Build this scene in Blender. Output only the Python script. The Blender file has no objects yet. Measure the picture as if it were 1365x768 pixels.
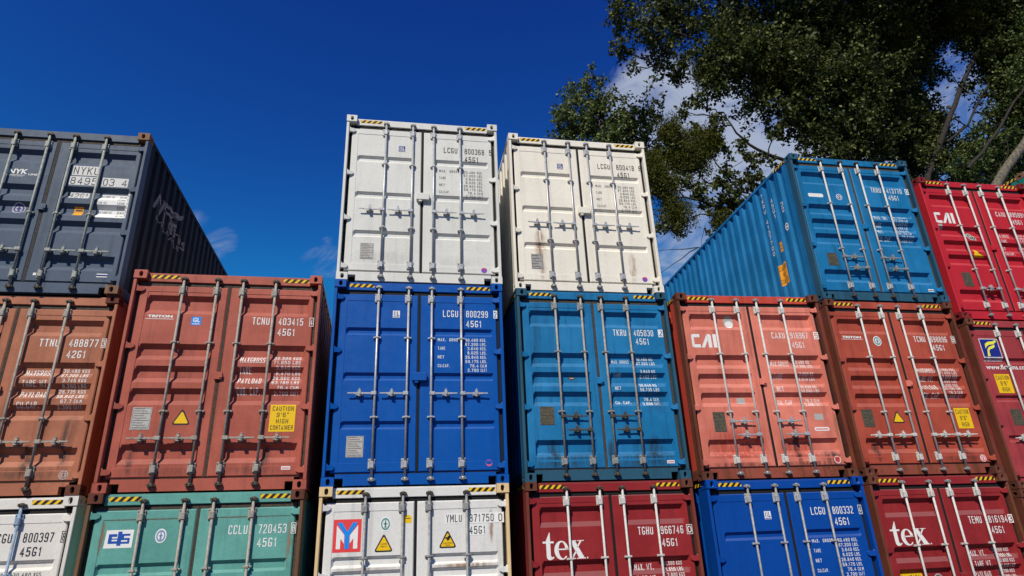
import bpy, bmesh, math, random
import numpy as np
from mathutils import Vector, Matrix

SC = bpy.context.scene
COL = SC.collection
R = math.radians
random.seed(4); RNG = np.random.default_rng(11)

# ------------------------------------------------------------------ camera
GZ = 2.90                                   # height of the tops of the ground-tier containers
CAM = Vector((0.9238, -9.0135, -1.0203 + GZ))
PITCH, ROLL, YAW, FPX = 0.39756, -0.042602, 0.182529, 881.47
def cam_axes():
    cp, sp, cy, sy, cr, sr = (math.cos(PITCH), math.sin(PITCH), math.cos(YAW), math.sin(YAW), math.cos(ROLL), math.sin(ROLL))
    r = Vector((cy, -sy, 0)); f0 = Vector((sy, cy, 0)); z = Vector((0, 0, 1))
    f = cp*f0 + sp*z; u = -sp*f0 + cp*z
    return cr*r + sr*u, -sr*r + cr*u, f
CR, CU, CF = cam_axes()
cam = bpy.data.cameras.new('camera'); camo = bpy.data.objects.new('camera', cam); COL.objects.link(camo)
cam.sensor_width = 36.0; cam.lens = FPX/1365*36.0; cam.clip_start = .05; cam.clip_end = 3000
m = Matrix((CR, CU, -CF)).transposed().to_4x4(); m.translation = CAM; camo.matrix_world = m
SC.camera = camo

# ------------------------------------------------------------------ sky, sun, exposure
SUN_EL, SUN_AZ = R(47), R(30)               # azimuth: sun stands this far to the left of straight behind the viewer
w = bpy.data.worlds.new('World'); SC.world = w; w.use_nodes = True
SKY_STRENGTH = 0.085
def build_world():
    nt = w.node_tree; N = nt.nodes; L = nt.links; N.clear()
    out = N.new('ShaderNodeOutputWorld'); bg = N.new('ShaderNodeBackground'); bg.inputs[1].default_value = SKY_STRENGTH
    sky = N.new('ShaderNodeTexSky'); sky.sky_type = 'NISHITA'; sky.sun_disc = False
    sky.sun_elevation = SUN_EL; sky.sun_rotation = math.pi + SUN_AZ
    sky.altitude = 100; sky.air_density = 1.0; sky.dust_density = 0.3; sky.ozone_density = 3.0
    # deep, clear-day blue: each channel of the sky gets its own slope and a ceiling
    hs0 = N.new('ShaderNodeHueSaturation'); hs0.inputs['Saturation'].default_value = 1.3; hs0.inputs['Value'].default_value = 0.8
    L.new(sky.outputs[0], hs0.inputs['Color']); sp = N.new('ShaderNodeSeparateColor'); L.new(hs0.outputs[0], sp.inputs[0]); hs = N.new('ShaderNodeCombineColor')
    for i, (k, p, top) in enumerate(((.36, 1.0, .8), (1.083, 2.41, 2.0), (1.128, 1.474, 5.6))):
        last = sp.outputs[i]
        for op, v in (('POWER', p), ('MULTIPLY', k), ('MINIMUM', top)):
            q = N.new('ShaderNodeMath'); q.operation = op; L.new(last, q.inputs[0]); q.inputs[1].default_value = v; last = q.outputs[0]
        L.new(last, hs.inputs[i])
    # clouds: noise on the view direction, thicker toward the right and low behind the trees
    tc = N.new('ShaderNodeTexCoord')
    def vmath(op, a, b=None):
        n = N.new('ShaderNodeVectorMath'); n.operation = op; L.new(a, n.inputs[0])
        if b is not None: n.inputs[1].default_value = b
        return n
    def math_(op, a, b):
        n = N.new('ShaderNodeMath'); n.operation = op
        for i, v in enumerate((a, b)):
            if hasattr(v, 'node'): L.new(v, n.inputs[i])
            else: n.inputs[i].default_value = v
        return n.outputs[0]
    banks = [((.36, .735, .575), 8, 1.06), ((.42, .72, .55), 8, 1.10), ((.58, .68, .45), 13, .98), ((.76, .48, .42), 20, .62), ((.88, .36, .30), 20, .60), ((.46, .80, .39), 9, .86), ((.50, .74, .48), 7, .95), ((-.272, .860, .440), 2.6, .66), ((-.246, .868, .432), 2.4, .66), ((-.10, .912, .41), 4.0, .54), ((-.06, .917, .392), 4.0, .56)]
    tot = None
    for d, rad, amt in banks:
        v = Vector(d).normalized()
        dot = vmath('DOT_PRODUCT', tc.outputs['Generated'], v).outputs['Value']
        mr = N.new('ShaderNodeMapRange'); mr.interpolation_type = 'SMOOTHSTEP'
        mr.inputs[1].default_value = math.cos(R(rad)); mr.inputs[2].default_value = math.cos(R(rad*.25)); mr.inputs[3].default_value = 0; mr.inputs[4].default_value = amt
        L.new(dot, mr.inputs[0])
        tot = mr.outputs[0] if tot is None else math_('MAXIMUM', tot, mr.outputs[0])
    mp = N.new('ShaderNodeMapping'); mp.inputs['Scale'].default_value = (1, 1, 2.3); L.new(tc.outputs['Generated'], mp.inputs[0])
    ns = N.new('ShaderNodeTexNoise'); ns.inputs['Scale'].default_value = 7.5; ns.inputs['Detail'].default_value = 9; ns.inputs['Roughness'].default_value = .62; ns.inputs['Distortion'].default_value = .8
    L.new(mp.outputs[0], ns.inputs['Vector'])
    s = math_('ADD', math_('MULTIPLY', tot, .62), ns.outputs[0])
    mr = N.new('ShaderNodeMapRange'); mr.interpolation_type = 'SMOOTHSTEP'; mr.inputs[1].default_value = .78; mr.inputs[2].default_value = 1.16; mr.inputs[4].default_value = .95
    L.new(s, mr.inputs[0])
    cl = math_('MULTIPLY', mr.outputs[0], math_('MINIMUM', math_('MULTIPLY', tot, 3.0), 1.0))
    mix = N.new('ShaderNodeMix'); mix.data_type = 'RGBA'
    L.new(cl, mix.inputs[0]); L.new(hs.outputs[0], mix.inputs[6]); mix.inputs[7].default_value = (4.6, 5.3, 6.9, 1)
    L.new(mix.outputs[2], bg.inputs[0]); L.new(bg.outputs[0], out.inputs[0])
build_world()
sl = bpy.data.lights.new('sun', 'SUN'); sl.energy = 4.8; sl.angle = R(.5); sl.color = (1.0, .925, .80)
so = bpy.data.objects.new('sun', sl); COL.objects.link(so); so.location = (-8, -14, 20)
sd = Vector((math.sin(SUN_AZ)*math.cos(SUN_EL), math.cos(SUN_AZ)*math.cos(SUN_EL), -math.sin(SUN_EL)))
so.rotation_euler = sd.to_track_quat('-Z', 'Y').to_euler()
vs = SC.view_settings; vs.view_transform = 'Standard'; vs.look = 'None'; vs.exposure = 0.0; vs.gamma = 1.0; vs.use_curve_mapping = False

# ------------------------------------------------------------------ helpers
def at(px, py, Y):
    """world point seen at photo pixel (px,py) on the plane y=Y"""
    d = CR*((px-682.5)/FPX) + CU*((384-py)/FPX) + CF
    return CAM + d*((Y-CAM.y)/d.y)

def link(name, mesh, mats, parent=None):
    o = bpy.data.objects.new(name, mesh); COL.objects.link(o)
    if not isinstance(mats, (list, tuple)): mats = [mats]
    while len(mesh.materials) < len(mats): mesh.materials.append(None)
    for i, mt in enumerate(mats):
        o.material_slots[i].link = 'OBJECT'; o.material_slots[i].material = mt
    if parent is not None: o.parent = parent
    return o

CACHE = {}
def cached(key, fn):
    if key not in CACHE: CACHE[key] = fn()
    return CACHE[key]

def to_mesh(bm, name, smooth=False):
    bmesh.ops.recalc_face_normals(bm, faces=bm.faces) if smooth != 'keep' else None
    me = bpy.data.meshes.new(name); bm.to_mesh(me); bm.free()
    if smooth is True:
        for p in me.polygons: p.use_smooth = True
    return me

def box(bm, x0, x1, y0, y1, z0, z1, bev=0.0, mi=0):
    vs_ = [bm.verts.new((x, y, z)) for x in (x0, x1) for y in (y0, y1) for z in (z0, z1)]
    fs = []
    for q in ((0, 1, 3, 2), (4, 6, 7, 5), (0, 4, 5, 1), (2, 3, 7, 6), (0, 2, 6, 4), (1, 5, 7, 3)):
        f = bm.faces.new([vs_[i] for i in q]); f.material_index = mi; fs.append(f)
    if bev > 0:
        es = list({e for f in fs for e in f.edges})
        r = bmesh.ops.bevel(bm, geom=es, offset=bev, segments=1, affect='EDGES', profile=.5)
        for f in r['faces']: f.material_index = mi
    return vs_

def tube(bm, p0, p1, r0, r1=None, n=10, mi=0, caps=True):
    p0, p1 = Vector(p0), Vector(p1); r1 = r0 if r1 is None else r1
    d = (p1-p0).normalized(); a = d.orthogonal().normalized(); b = d.cross(a)
    rings = []
    for p, r in ((p0, r0), (p1, r1)):
        rings.append([bm.verts.new(p + a*r*math.cos(t) + b*r*math.sin(t)) for t in (2*math.pi*i/n for i in range(n))])
    for i in range(n):
        f = bm.faces.new((rings[0][i], rings[0][(i+1) % n], rings[1][(i+1) % n], rings[1][i])); f.smooth = True; f.material_index = mi
    if caps:
        bm.faces.new(rings[0][::-1]).material_index = mi; bm.faces.new(rings[1]).material_index = mi

# ------------------------------------------------------------------ materials
def lin(r, g, b):
    f = lambda c: c/12.92 if c <= .04045 else ((c+.055)/1.055)**2.4
    return (f(r/255), f(g/255), f(b/255))

def node_mat(name):
    mt = bpy.data.materials.new(name); mt.use_nodes = True
    nt = mt.node_tree; return mt, nt, nt.nodes, nt.links, nt.nodes['Principled BSDF']

def mixc(N, L, fac, a, b, blend='MIX'):
    n = N.new('ShaderNodeMix'); n.data_type = 'RGBA'; n.blend_type = blend
    for i, v in ((0, fac), (6, a), (7, b)):
        if hasattr(v, 'node'): L.new(v, n.inputs[i])
        elif i == 0: n.inputs[0].default_value = v
        else: n.inputs[i].default_value = (*v, 1)
    return n.outputs[2]

def ramp(N, L, v, a, b, hi=1.0):
    n = N.new('ShaderNodeMapRange'); n.interpolation_type = 'SMOOTHSTEP'
    n.inputs[1].default_value = a; n.inputs[2].default_value = b; n.inputs[4].default_value = hi
    L.new(v, n.inputs[0]); return n.outputs[0]

def noise(N, L, vec, scale, detail=4, rough=.55, stretch=None):
    if stretch:
        mp = N.new('ShaderNodeMapping'); mp.inputs['Scale'].default_value = stretch; L.new(vec, mp.inputs[0]); vec = mp.outputs[0]
    n = N.new('ShaderNodeTexNoise'); n.inputs['Scale'].default_value = scale; n.inputs['Detail'].default_value = detail; n.inputs['Roughness'].default_value = rough
    L.new(vec, n.inputs['Vector']); return n.outputs[0]

RUST = (.13, .045, .018)
def paint(name, col, rough=.5, fade=.12, rust=.0, dirt=.35, dust=.3, dents=.5, spec=.22):
    """weathered container paint: uneven fading, vertical grime streaks, rust blooms, dust on ledges"""
    mt, nt, N, L, P = node_mat(name)
    g = N.new('ShaderNodeNewGeometry'); pos = g.outputs['Position']
    grey = sum(col)/3
    c = mixc(N, L, ramp(N, L, noise(N, L, pos, 1.4, 6, .66), .38, .66, 1.0), col, tuple(min(.9, v*(1+fade*.55) + .10*fade*grey) for v in col))
    c = mixc(N, L, ramp(N, L, noise(N, L, pos, 38, 5, .7),   .45, .75, .26), c, tuple(v*.5 for v in col))
    streak = ramp(N, L, noise(N, L, pos, 1.0, 6, .62, (8, 8, .5)), .48, .74, min(.8, dirt*1.5))
    c = mixc(N, L, streak, c, tuple(v*.45+.02*grey for v in col))
    scr = ramp(N, L, noise(N, L, pos, 1.0, 3, .5, (3, 3, 60)), .66, .74, .22)
    c = mixc(N, L, scr, c, tuple(min(.85, v*1.2+.10*grey) for v in col))
    if dust > 0:
        sx = N.new('ShaderNodeSeparateXYZ'); L.new(g.outputs['Normal'], sx.inputs[0])
        c = mixc(N, L, ramp(N, L, sx.outputs[2], .12, .6, dust), c, tuple(v*.6+.05+.22*grey for v in col))
    if rust > 0:
        a = noise(N, L, pos, 5.5, 8, .68); b = noise(N, L, pos, 2.2, 6, .7, (5, 5, .5))
        mn = N.new('ShaderNodeMath'); mn.operation = 'MAXIMUM'; L.new(a, mn.inputs[0]); L.new(b, mn.inputs[1])
        t = .78 - rust*.33
        c = mixc(N, L, ramp(N, L, mn.outputs[0], t, t+.10, .9), c, mixc(N, L, noise(N, L, pos, 30, 4), tuple(v*.5 for v in RUST), tuple(v*1.6 for v in RUST)))
    L.new(c, P.inputs['Base Color'])
    rr = N.new('ShaderNodeMapRange'); rr.inputs[3].default_value = rough-.08; rr.inputs[4].default_value = rough+.16
    L.new(noise(N, L, pos, 9, 5), rr.inputs[0]); L.new(rr.outputs[0], P.inputs['Roughness'])
    P.inputs['Specular IOR Level'].default_value = spec
    if dents > 0:
        bp = N.new('ShaderNodeBump'); bp.inputs['Strength'].default_value = dents; bp.inputs['Distance'].default_value = .012
        L.new(noise(N, L, pos, 3.2, 3, .45), bp.inputs['Height']); L.new(bp.outputs[0], P.inputs['Normal'])
    return mt

def simple(name, col, rough=.55, metal=0.0, var=.2, scale=30, spec=.3):
    mt, nt, N, L, P = node_mat(name)
    g = N.new('ShaderNodeNewGeometry')
    c = mixc(N, L, ramp(N, L, noise(N, L, g.outputs['Position'], scale, 5, .65), .35, .75), col, tuple(v*(1-var*2.2) for v in col))
    L.new(c, P.inputs['Base Color']); P.inputs['Roughness'].default_value = rough; P.inputs['Metallic'].default_value = metal
    P.inputs['Specular IOR Level'].default_value = spec
    return mt

def worn(name, col, under=None, amt=.5):
    """lettering / sticker vinyl with scuffed grain"""
    mt, nt, N, L, P = node_mat(name)
    g = N.new('ShaderNodeNewGeometry'); u = under or tuple(v*.6 for v in col)
    c = mixc(N, L, ramp(N, L, noise(N, L, g.outputs['Position'], 26, 7, .75), .50, .74, amt), col, u)
    L.new(c, P.inputs['Base Color']); P.inputs['Roughness'].default_value = .55; P.inputs['Specular IOR Level'].default_value = .25
    return mt

M = dict(
    rubber=simple('gasket_rubber', (.012, .011, .010), .75, var=.2), rubber_brown=simple('weathered_gasket', (.075, .058, .042), .8, var=.25),
    white=worn('white_vinyl', (.76, .76, .73), (.46, .45, .42), .38), black=worn('black_vinyl', (.022, .022, .025), (.06, .06, .06), .3),
    yellow=worn('yellow_vinyl', (.80, .50, .008), (.55, .34, .02), .3), orange=worn('orange_vinyl', (.72, .33, .02)),
    hz_yellow=worn('hazard_yellow', (.80, .49, .012), (.38, .25, .06), .6), hz_black=worn('hazard_black', (.014, .013, .012)),
    blue=worn('blue_vinyl', (.012, .075, .36)), cyan=worn('light_blue_vinyl', (.005, .24, .75)), red=worn('red_vinyl', (.72, .055, .055)),
    navy=worn('navy_vinyl', (.012, .022, .22)), lemon=worn('lemon_vinyl', (.80, .76, .07)), grey=worn('grey_vinyl', (.40, .40, .38), amt=.5),
    sealink=worn('pale_blue_print', (.16, .24, .42)), 
    paper=simple('faded_paper_plate', (.50, .48, .44), .6, 0, .2, 50), grey_ink=simple('grey_print', (.24, .23, .22), .6), 
    plate=simple('stamped_plate', (.46, .44, .40), .5, .3, .3, 40), plate_dark=simple('grimy_plate', (.13, .115, .075), .55, .2, .3, 40), purple=worn('violet_sticker', (.22, .07, .42)), pink=worn('pink_sticker', (.72, .10, .16)),
    dim=worn('faded_grey_lettering', (.24, .24, .22), (.12, .12, .11), .6), placard=worn('placard_vinyl', (.60, .60, .58), (.40, .40, .39), .4), teal=worn('seal_green', (.10, .26, .25)),
    galv=simple('galvanised_steel', (.50, .50, .50), .42, .35, .14, 24, .5), galv_dull=simple('dull_galvanised', (.33, .33, .32), .55, .25, .2, 24), zinc=simple('zinc_fittings', (.42, .42, .40), .45, .4, .22, 60),
    rod_beige=simple('beige_rod', (.36, .33, .28), .55, 0, .2, 24), rod_white=simple('white_rod', (.57, .56, .53), .5, 0, .12, 24), rod_blue=simple('blue_grey_rod', (.26, .36, .48), .5, 0, .2, 24), rod_green=simple('green_grey_rod', (.36, .38, .33), .55, 0, .22, 24),
    grease=simple('greasy_steel', (.10, .085, .065), .6, .2, .3, 60), floor_and_shade=simple('underfloor', (.03, .028, .026), .8),  # floor tone, also used as painted shade inside the casting openings
)

# ------------------------------------------------------------------ ground
def ground_mat():
    mt, nt, N, L, P = node_mat('yard_concrete')
    g = N.new('ShaderNodeNewGeometry'); p = g.outputs['Position']
    c = mixc(N, L, noise(N, L, p, .35, 8, .65), (.045, .043, .040), (.085, .08, .075))
    c = mixc(N, L, ramp(N, L, noise(N, L, p, 1.6, 6, .7), .55, .7, .5), c, (.03, .028, .026))
    L.new(c, P.inputs['Base Color']); P.inputs['Roughness'].default_value = .85
    bp = N.new('ShaderNodeBump'); bp.inputs['Strength'].default_value = .3; bp.inputs['Distance'].default_value = .01
    L.new(noise(N, L, p, 60, 5), bp.inputs['Height']); L.new(bp.outputs[0], P.inputs['Normal']); return mt
bm = bmesh.new(); bmesh.ops.create_grid(bm, x_segments=8, y_segments=8, size=900)
g_ = link('ground', to_mesh(bm, 'ground'), ground_mat()); g_['kind'] = 'structure'

# ------------------------------------------------------------------ container geometry
W, LEN = 2.438, 12.192
HW = W/2
D_FRAME, D_PANEL = .075, .080              # how far the door frame and its skin sit behind the corner castings

# recess profiles: list of (top, lower end of top slope, start of bottom slope, bottom, depth)
def prof_band(t, b, s=.058, d=.054): return (t, t-s, b+.068 if b < t-.17 else b+s*1.1, b, d)
PROFILES = {
    'rib':    [prof_band(2.19, 2.075, .032, .034), prof_band(1.53, 1.415, .032, .034), prof_band(.855, .74, .032, .034)],
    'rib_low':[prof_band(2.115, 1.975, .032, .034), prof_band(1.48, 1.34, .032, .034), prof_band(.83, .69, .032, .034)],
    'twin':   [prof_band(2.06, 1.925, .032, .034), prof_band(1.895, 1.76, .032, .034), prof_band(1.40, 1.265, .032, .034), prof_band(1.235, 1.10, .032, .034), prof_band(.62, .48, .032, .034)],
    'band':   [prof_band(2.565, 2.30), prof_band(1.884, 1.665), prof_band(1.584, 1.365), prof_band(1.288, 1.07), prof_band(.582, .34)],
    'low':    [prof_band(2.245, 2.02), prof_band(1.665, 1.465), prof_band(1.39, 1.19), prof_band(1.113, .915), prof_band(.576, .35)],
}
def rec_at(style, z):
    for t, t2, b2, b, d in PROFILES[style]:
        if b < z < t:
            if z > t2: return d*(t-z)/(t-t2)
            if z < b2: return d*(z-b)/(b2-b)
            return d
    return 0.0
def door_x(side): return (.092, .19, 1.09, 1.200) if side == 'L' else (1.238, 1.385, 2.285, 2.346)
SLOPE = .03
def door_depth(style, side, H, u, z):
    d0, p0, p1, d1 = door_x(side); z0, z1 = .30, H-.30
    if style in ('band', 'low'): z1 = H-.28
    if not (p0 < u < p1 and z0 < z < z1): return D_FRAME
    wx = min(1, (u-p0)/SLOPE, (p1-u)/SLOPE)
    return D_PANEL + rec_at(style, z)*max(0, wx)
def zbreaks(style):
    return sorted({round(v, 4) for q in PROFILES[style] for v in q[:4]})

def door_mesh(style, side, H):
    d0, p0, p1, d1 = door_x(side); e = 1e-4
    z0, z1 = .30, H-.30
    if style in ('band', 'low'): z1 = H-.28
    xs = [d0, d0+.012, p0, p0+.003, p0+SLOPE, p1-SLOPE, p1-.003, p1, d1-.012, d1]
    zb = [z for z in zbreaks(style) if z0+.004 < z < z1-.004]
    zs = [.178, .190, z0, z0+.003, *zb, z1-.003, z1, H-.208, H-.196]
    bm = bmesh.new(); grid = []
    for i, x in enumerate(xs):
        row = []
        for j, z in enumerate(zs):
            y = door_depth(style, side, H, x, z)
            if i in (0, len(xs)-1) or j in (0, len(zs)-1): y = D_FRAME + .010
            row.append(bm.verts.new((x-HW, y, z)))
        grid.append(row)
    nx, nz = len(xs), len(zs)
    for i in range(nx-1):
        for j in range(nz-1):
            bm.faces.new((grid[i][j], grid[i+1][j], grid[i+1][j+1], grid[i][j+1]))
    rim = [grid[i][0] for i in range(nx)] + [grid[-1][j] for j in range(1, nz)] + [grid[i][-1] for i in range(nx-2, -1, -1)] + [grid[0][j] for j in range(nz-2, 0, -1)]
    back = [bm.verts.new((v.co.x, .150, v.co.z)) for v in rim]
    k = len(rim)
    for i in range(k): bm.faces.new((rim[(i+1) % k], rim[i], back[i], back[(i+1) % k]))
    bm.faces.new(back)
    return to_mesh(bm, 'door')

def casting_mesh(sx, sy, top):
    """ISO corner casting with oval openings; sx: -1 left +1 right, sy: -1 door end +1 far end"""
    a, b, h = .162, .178, .118
    bm = bmesh.new()
    def plate(orig, eu, ev, wu, wv, cu, cv, ru, rv, nrm, square):
        orig, eu, ev, nrm = map(Vector, (orig, eu, ev, nrm))
        angs = sorted({*(2*math.pi*i/28 for i in range(28)), *(math.atan2(y-cv, x-cu) % (2*math.pi) for x in (0, wu) for y in (0, wv))})
        O, I, D = [], [], []
        for t in angs:
            c, s = math.cos(t), math.sin(t)
            k = min([((wu-cu)/c if c > 1e-9 else 1e9), (-cu/c if c < -1e-9 else 1e9), ((wv-cv)/s if s > 1e-9 else 1e9), (-cv/s if s < -1e-9 else 1e9)])
            O.append(bm.verts.new(orig + eu*(cu+k*c) + ev*(cv+k*s)))
            q = (abs(c)**square + abs(s)**square)**(-1/square)
            p = orig + eu*(cu+ru*c*q) + ev*(cv+rv*s*q)
            I.append(bm.verts.new(p)); D.append(bm.verts.new(p - nrm*.05))
        n = len(angs)
        for i in range(n):
            j = (i+1) % n
            bm.faces.new((O[i], O[j], I[j], I[i])); f = bm.faces.new((I[i], I[j], D[j], D[i])); f.smooth = True
        f = bm.faces.new(D); f.material_index = 1  # back of the opening gets a near-black colour as painted shade
    xo, xi = sx*HW, sx*(HW-a)                         # outer and inner x
    yo, yi = (0.0, b) if sy < 0 else (LEN, LEN-b)
    z0 = 0.0
    plate((xo, yo, z0), (-sx, 0, 0), (0, 0, 1), a, h, .086, .059, .0255, .0395, (0, sy, 0), 2.6)     # end face
    plate((xo, yo, z0), (0, -sy, 0), (0, 0, 1), b, h, .100, .059, .0395, .0255, (sx, 0, 0), 2.6)     # side face
    P = lambda x, y, z: bm.verts.new((x, y, z))
    for z in (0, h): bm.faces.new([P(xo, yo, z), P(xi, yo, z), P(xi, yi, z), P(xo, yi, z)])
    bm.faces.new([P(xi, yo, 0), P(xi, yi, 0), P(xi, yi, h), P(xi, yo, h)])
    bm.faces.new([P(xo, yi, 0), P(xi, yi, 0), P(xi, yi, h), P(xo, yi, h)])
    bmesh.ops.remove_doubles(bm, verts=bm.verts, dist=1e-5)
    es = [e for e in bm.edges if e.is_manifold and not e.smooth is None and e.calc_face_angle(0) > 1.2 and
          all(abs(abs(v.co.x)-HW) < 1e-4 or abs(v.co.y-yo) < 1e-4 for v in e.verts) and not any(f.material_index == 1 or f.smooth for f in e.link_faces)]
    bmesh.ops.bevel(bm, geom=es, offset=.007, segments=2, affect='EDGES', profile=.5)
    me = to_mesh(bm, 'corner_casting')
    if top: me.transform(Matrix.Translation((0, 0, 0)))
    return me

def post_mesh(sx, sy, H):
    bm = bmesh.new(); z0, z1 = .118, H-.118
    if sy < 0:
        lo, hi = sorted((sx*(HW-.004), sx*(HW-.046)))
        box(bm, lo, hi, .012, .170, z0, z1, .006)              # outer channel leg, the hinge pins run behind it
        lo, hi = sorted((sx*(HW-.0465), sx*(HW-.100)))
        box(bm, lo, hi, .130, .168, z0, z1, .004)
    else:
        lo, hi = sorted((sx*(HW-.004), sx*(HW-.15))); box(bm, lo, hi, LEN-.15, LEN-.005, z0, z1, .006)
    return to_mesh(bm, 'corner_post')

def header_mesh(H):
    bm = bmesh.new(); box(bm, -HW+.163, HW-.163, .068, .150, H-.140, H-.024, .005)
    box(bm, -HW+.163, HW-.163, .082, .190, H-.0235, H-.010, .003)             # rain lip
    return to_mesh(bm, 'door_header')

def sill_mesh():
    bm = bmesh.new()
    pts = [(-HW+.163, .108), (-HW+.268, .108), (-HW+.268, .016), (HW-.268, .016), (HW-.268, .108), (HW-.163, .108), (HW-.163, .160), (-HW+.163, .160)]
    f0 = [bm.verts.new((x, .068, z)) for x, z in pts]; f1 = [bm.verts.new((x, .16, z)) for x, z in pts]
    bm.faces.new(f0); bm.faces.new(f1[::-1]); n = len(pts)
    for i in range(n): bm.faces.new((f0[i], f1[i], f1[(i+1) % n], f0[(i+1) % n]))
    return to_mesh(bm, 'door_sill')

PITCH_C, C_OUT, C_SL, C_DEP0, C_DEP1 = .2785, .112, .052, .012, .048
C_PHASE = .55
def side_depth(y):
    if y < .30 or y > LEN-.16: return C_DEP0
    t = (y - C_PHASE + PITCH_C/2) % PITCH_C - PITCH_C/2; t = abs(t)
    if t < C_OUT/2: return C_DEP0
    if t < C_OUT/2 + C_SL: return C_DEP0 + (C_DEP1-C_DEP0)*(t-C_OUT/2)/C_SL
    return C_DEP1
def side_breaks(y0, y1):
    o = []; k = int((y0-C_PHASE)/PITCH_C)-1
    while True:
        c = C_PHASE + k*PITCH_C
        if c > y1 + .3: break
        o += [c-C_OUT/2-C_SL, c-C_OUT/2, c+C_OUT/2, c+C_OUT/2+C_SL]; k += 1
    return [v for v in o if y0 < v < y1]
def side_mesh(sx, H):
    bm = bmesh.new(); ys = [.171, .30, *side_breaks(.301, LEN-.161), LEN-.16, LEN-.151]
    z0, z1 = .165, H-.075; prev = None
    for y in ys:
        x = sx*(HW-side_depth(y)); cur = (bm.verts.new((x, y, z0)), bm.verts.new((x, y, z1)))
        if prev: bm.faces.new((prev[0], cur[0], cur[1], prev[1]) if sx > 0 else (prev[1], cur[1], cur[0], prev[0]))
        prev = cur
    return to_mesh(bm, 'side_panel', 'keep')
def rail_mesh(sx, H, top):
    bm = bmesh.new()
    if top: lo, hi = sorted((sx*(HW-.004), sx*(HW-.066))); box(bm, lo, hi, .179, LEN-.179, H-.076, H-.012, .006)
    else:
        lo, hi = sorted((sx*(HW-.006), sx*(HW-.056))); box(bm, lo, hi, .179, LEN-.179, .02, .164, .006)
    return to_mesh(bm, 'side_rail')
def slab_mesh(z0, z1, y0, y1, i=.067):
    bm = bmesh.new(); box(bm, -HW+i, HW-i, y0, y1, z0, z1); return to_mesh(bm, 'slab')

# ---- door furniture
D_ROD = .040
def rod_mesh(u, H):
    bm = bmesh.new(); x = u-HW
    tube(bm, (x, D_ROD, .105), (x, D_ROD, H-.118), .0165, n=12)
    for z, s in ((.083, 1), (H-.097, -1)):                       # cam lock ends in their keepers
        tube(bm, (x, D_ROD, z-.024), (x, D_ROD, z+.024), .021, n=10, mi=1)
        box(bm, x-.046, x-.020, .030, .0675, z-.012, z+.014, .003, 1); box(bm, x+.020, x+.046, .026, .0675, z-.014, z+.012, .003, 1)
        box(bm, x-.034, x+.034, .020, .034, z-.008*s-.008, z-.008*s+.010, .003, 1)
        box(bm, x-.030, x-.016, .012, .030, z+s*.012-.010, z+s*.012+.010, .002, 1); box(bm, x+.014, x+.028, .012, .030, z+s*.012-.010, z+s*.012+.010, .002, 1)
    return to_mesh(bm, 'locking_rod', 'keep')
def guide_mesh():
    bm = bmesh.new()
    box(bm, -.052, -.020, .050, .079, -.014, .014, .003); box(bm, .020, .052, .050, .079, -.014, .014, .003)
    box(bm, -.024, .024, .016, .0225, -.012, .012, .003); box(bm, -.0245, -.0185, .0215, .060, -.012, .012); box(bm, .0185, .0245, .0215, .060, -.012, .012)
    for x in (-.037, .037): tube(bm, (x, .050, 0), (x, .042, 0), .008, n=6)
    return to_mesh(bm, 'rod_bracket')
def plate_mesh():
    bm = bmesh.new()
    box(bm, -.054, .042, .060, .0745, -.068, .068, .006)
    box(bm, -.032, .026, .015, .0595, -.060, .030, .008)
    for x in (-.045, .034):
        for z in (-.05, .05): tube(bm, (x, .061, z), (x, .052, z), .008, n=6)
    return to_mesh(bm, 'rod_plate')
def handle_mesh(s):
    """rod handle lying in its catch, reaching toward s"""
    bm = bmesh.new()
    lo, hi = sorted((-s*.022, s*.052)); box(bm, lo, hi, .014, .070, -.026, .026, .006)                      # hub on the rod
    lo, hi = sorted((s*.050, s*.30)); vs_ = box(bm, lo, hi, .024, .036, -.013, .011, .003)                    # bar
    lo, hi = sorted((s*.285, s*.365)); box(bm, lo, hi, .020, .032, -.010, .009, .003)
    c = s*.205
    box(bm, c-.050, c+.050, .058, .079, -.030, .024, .006)                                                    # catch plate
    box(bm, c-.017, c+.017, .018, .0575, -.050, .056, .005); box(bm, c-.024, c+.024, .014, .0235, .014, .030, .004)
    tube(bm, (c, .016, .000), (c, .008, .000), .017, n=8); tube(bm, (c-.02, .018, -.034), (c+.022, .018, -.034), .008, n=6)
    tube(bm, (c, .024, .052), (c+.004, .024, .066), .012, .006, n=6)
    return to_mesh(bm, 'door_handle')
def hinge_mesh(sx):
    bm = bmesh.new()
    o = sx*(HW-.012); i = sx*(HW-.150)
    z = .034
    # strap: full height on the pin side, tapering toward the door
    pts = [(o-sx*.034, -z), (i+sx*.035, -z), (i, -z*.45), (i, z*.45), (i+sx*.035, z), (o-sx*.034, z)]
    f0 = [bm.verts.new((x, .030, q)) for x, q in pts]; f1 = [bm.verts.new((x, .0745, q)) for x, q in pts]
    for v in f0: v.co.y += .030*max(0, (abs(v.co.x-(o-sx*.034)))/.13)
    bm.faces.new(f0); bm.faces.new(f1[::-1]); n = len(pts)
    for k in range(n): bm.faces.new((f0[k], f1[k], f1[(k+1) % n], f0[(k+1) % n]))
    tube(bm, (o-sx*.040, .045, -.050), (o-sx*.040, .045, .050), .0135, n=8)
    return to_mesh(bm, 'hinge')
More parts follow.
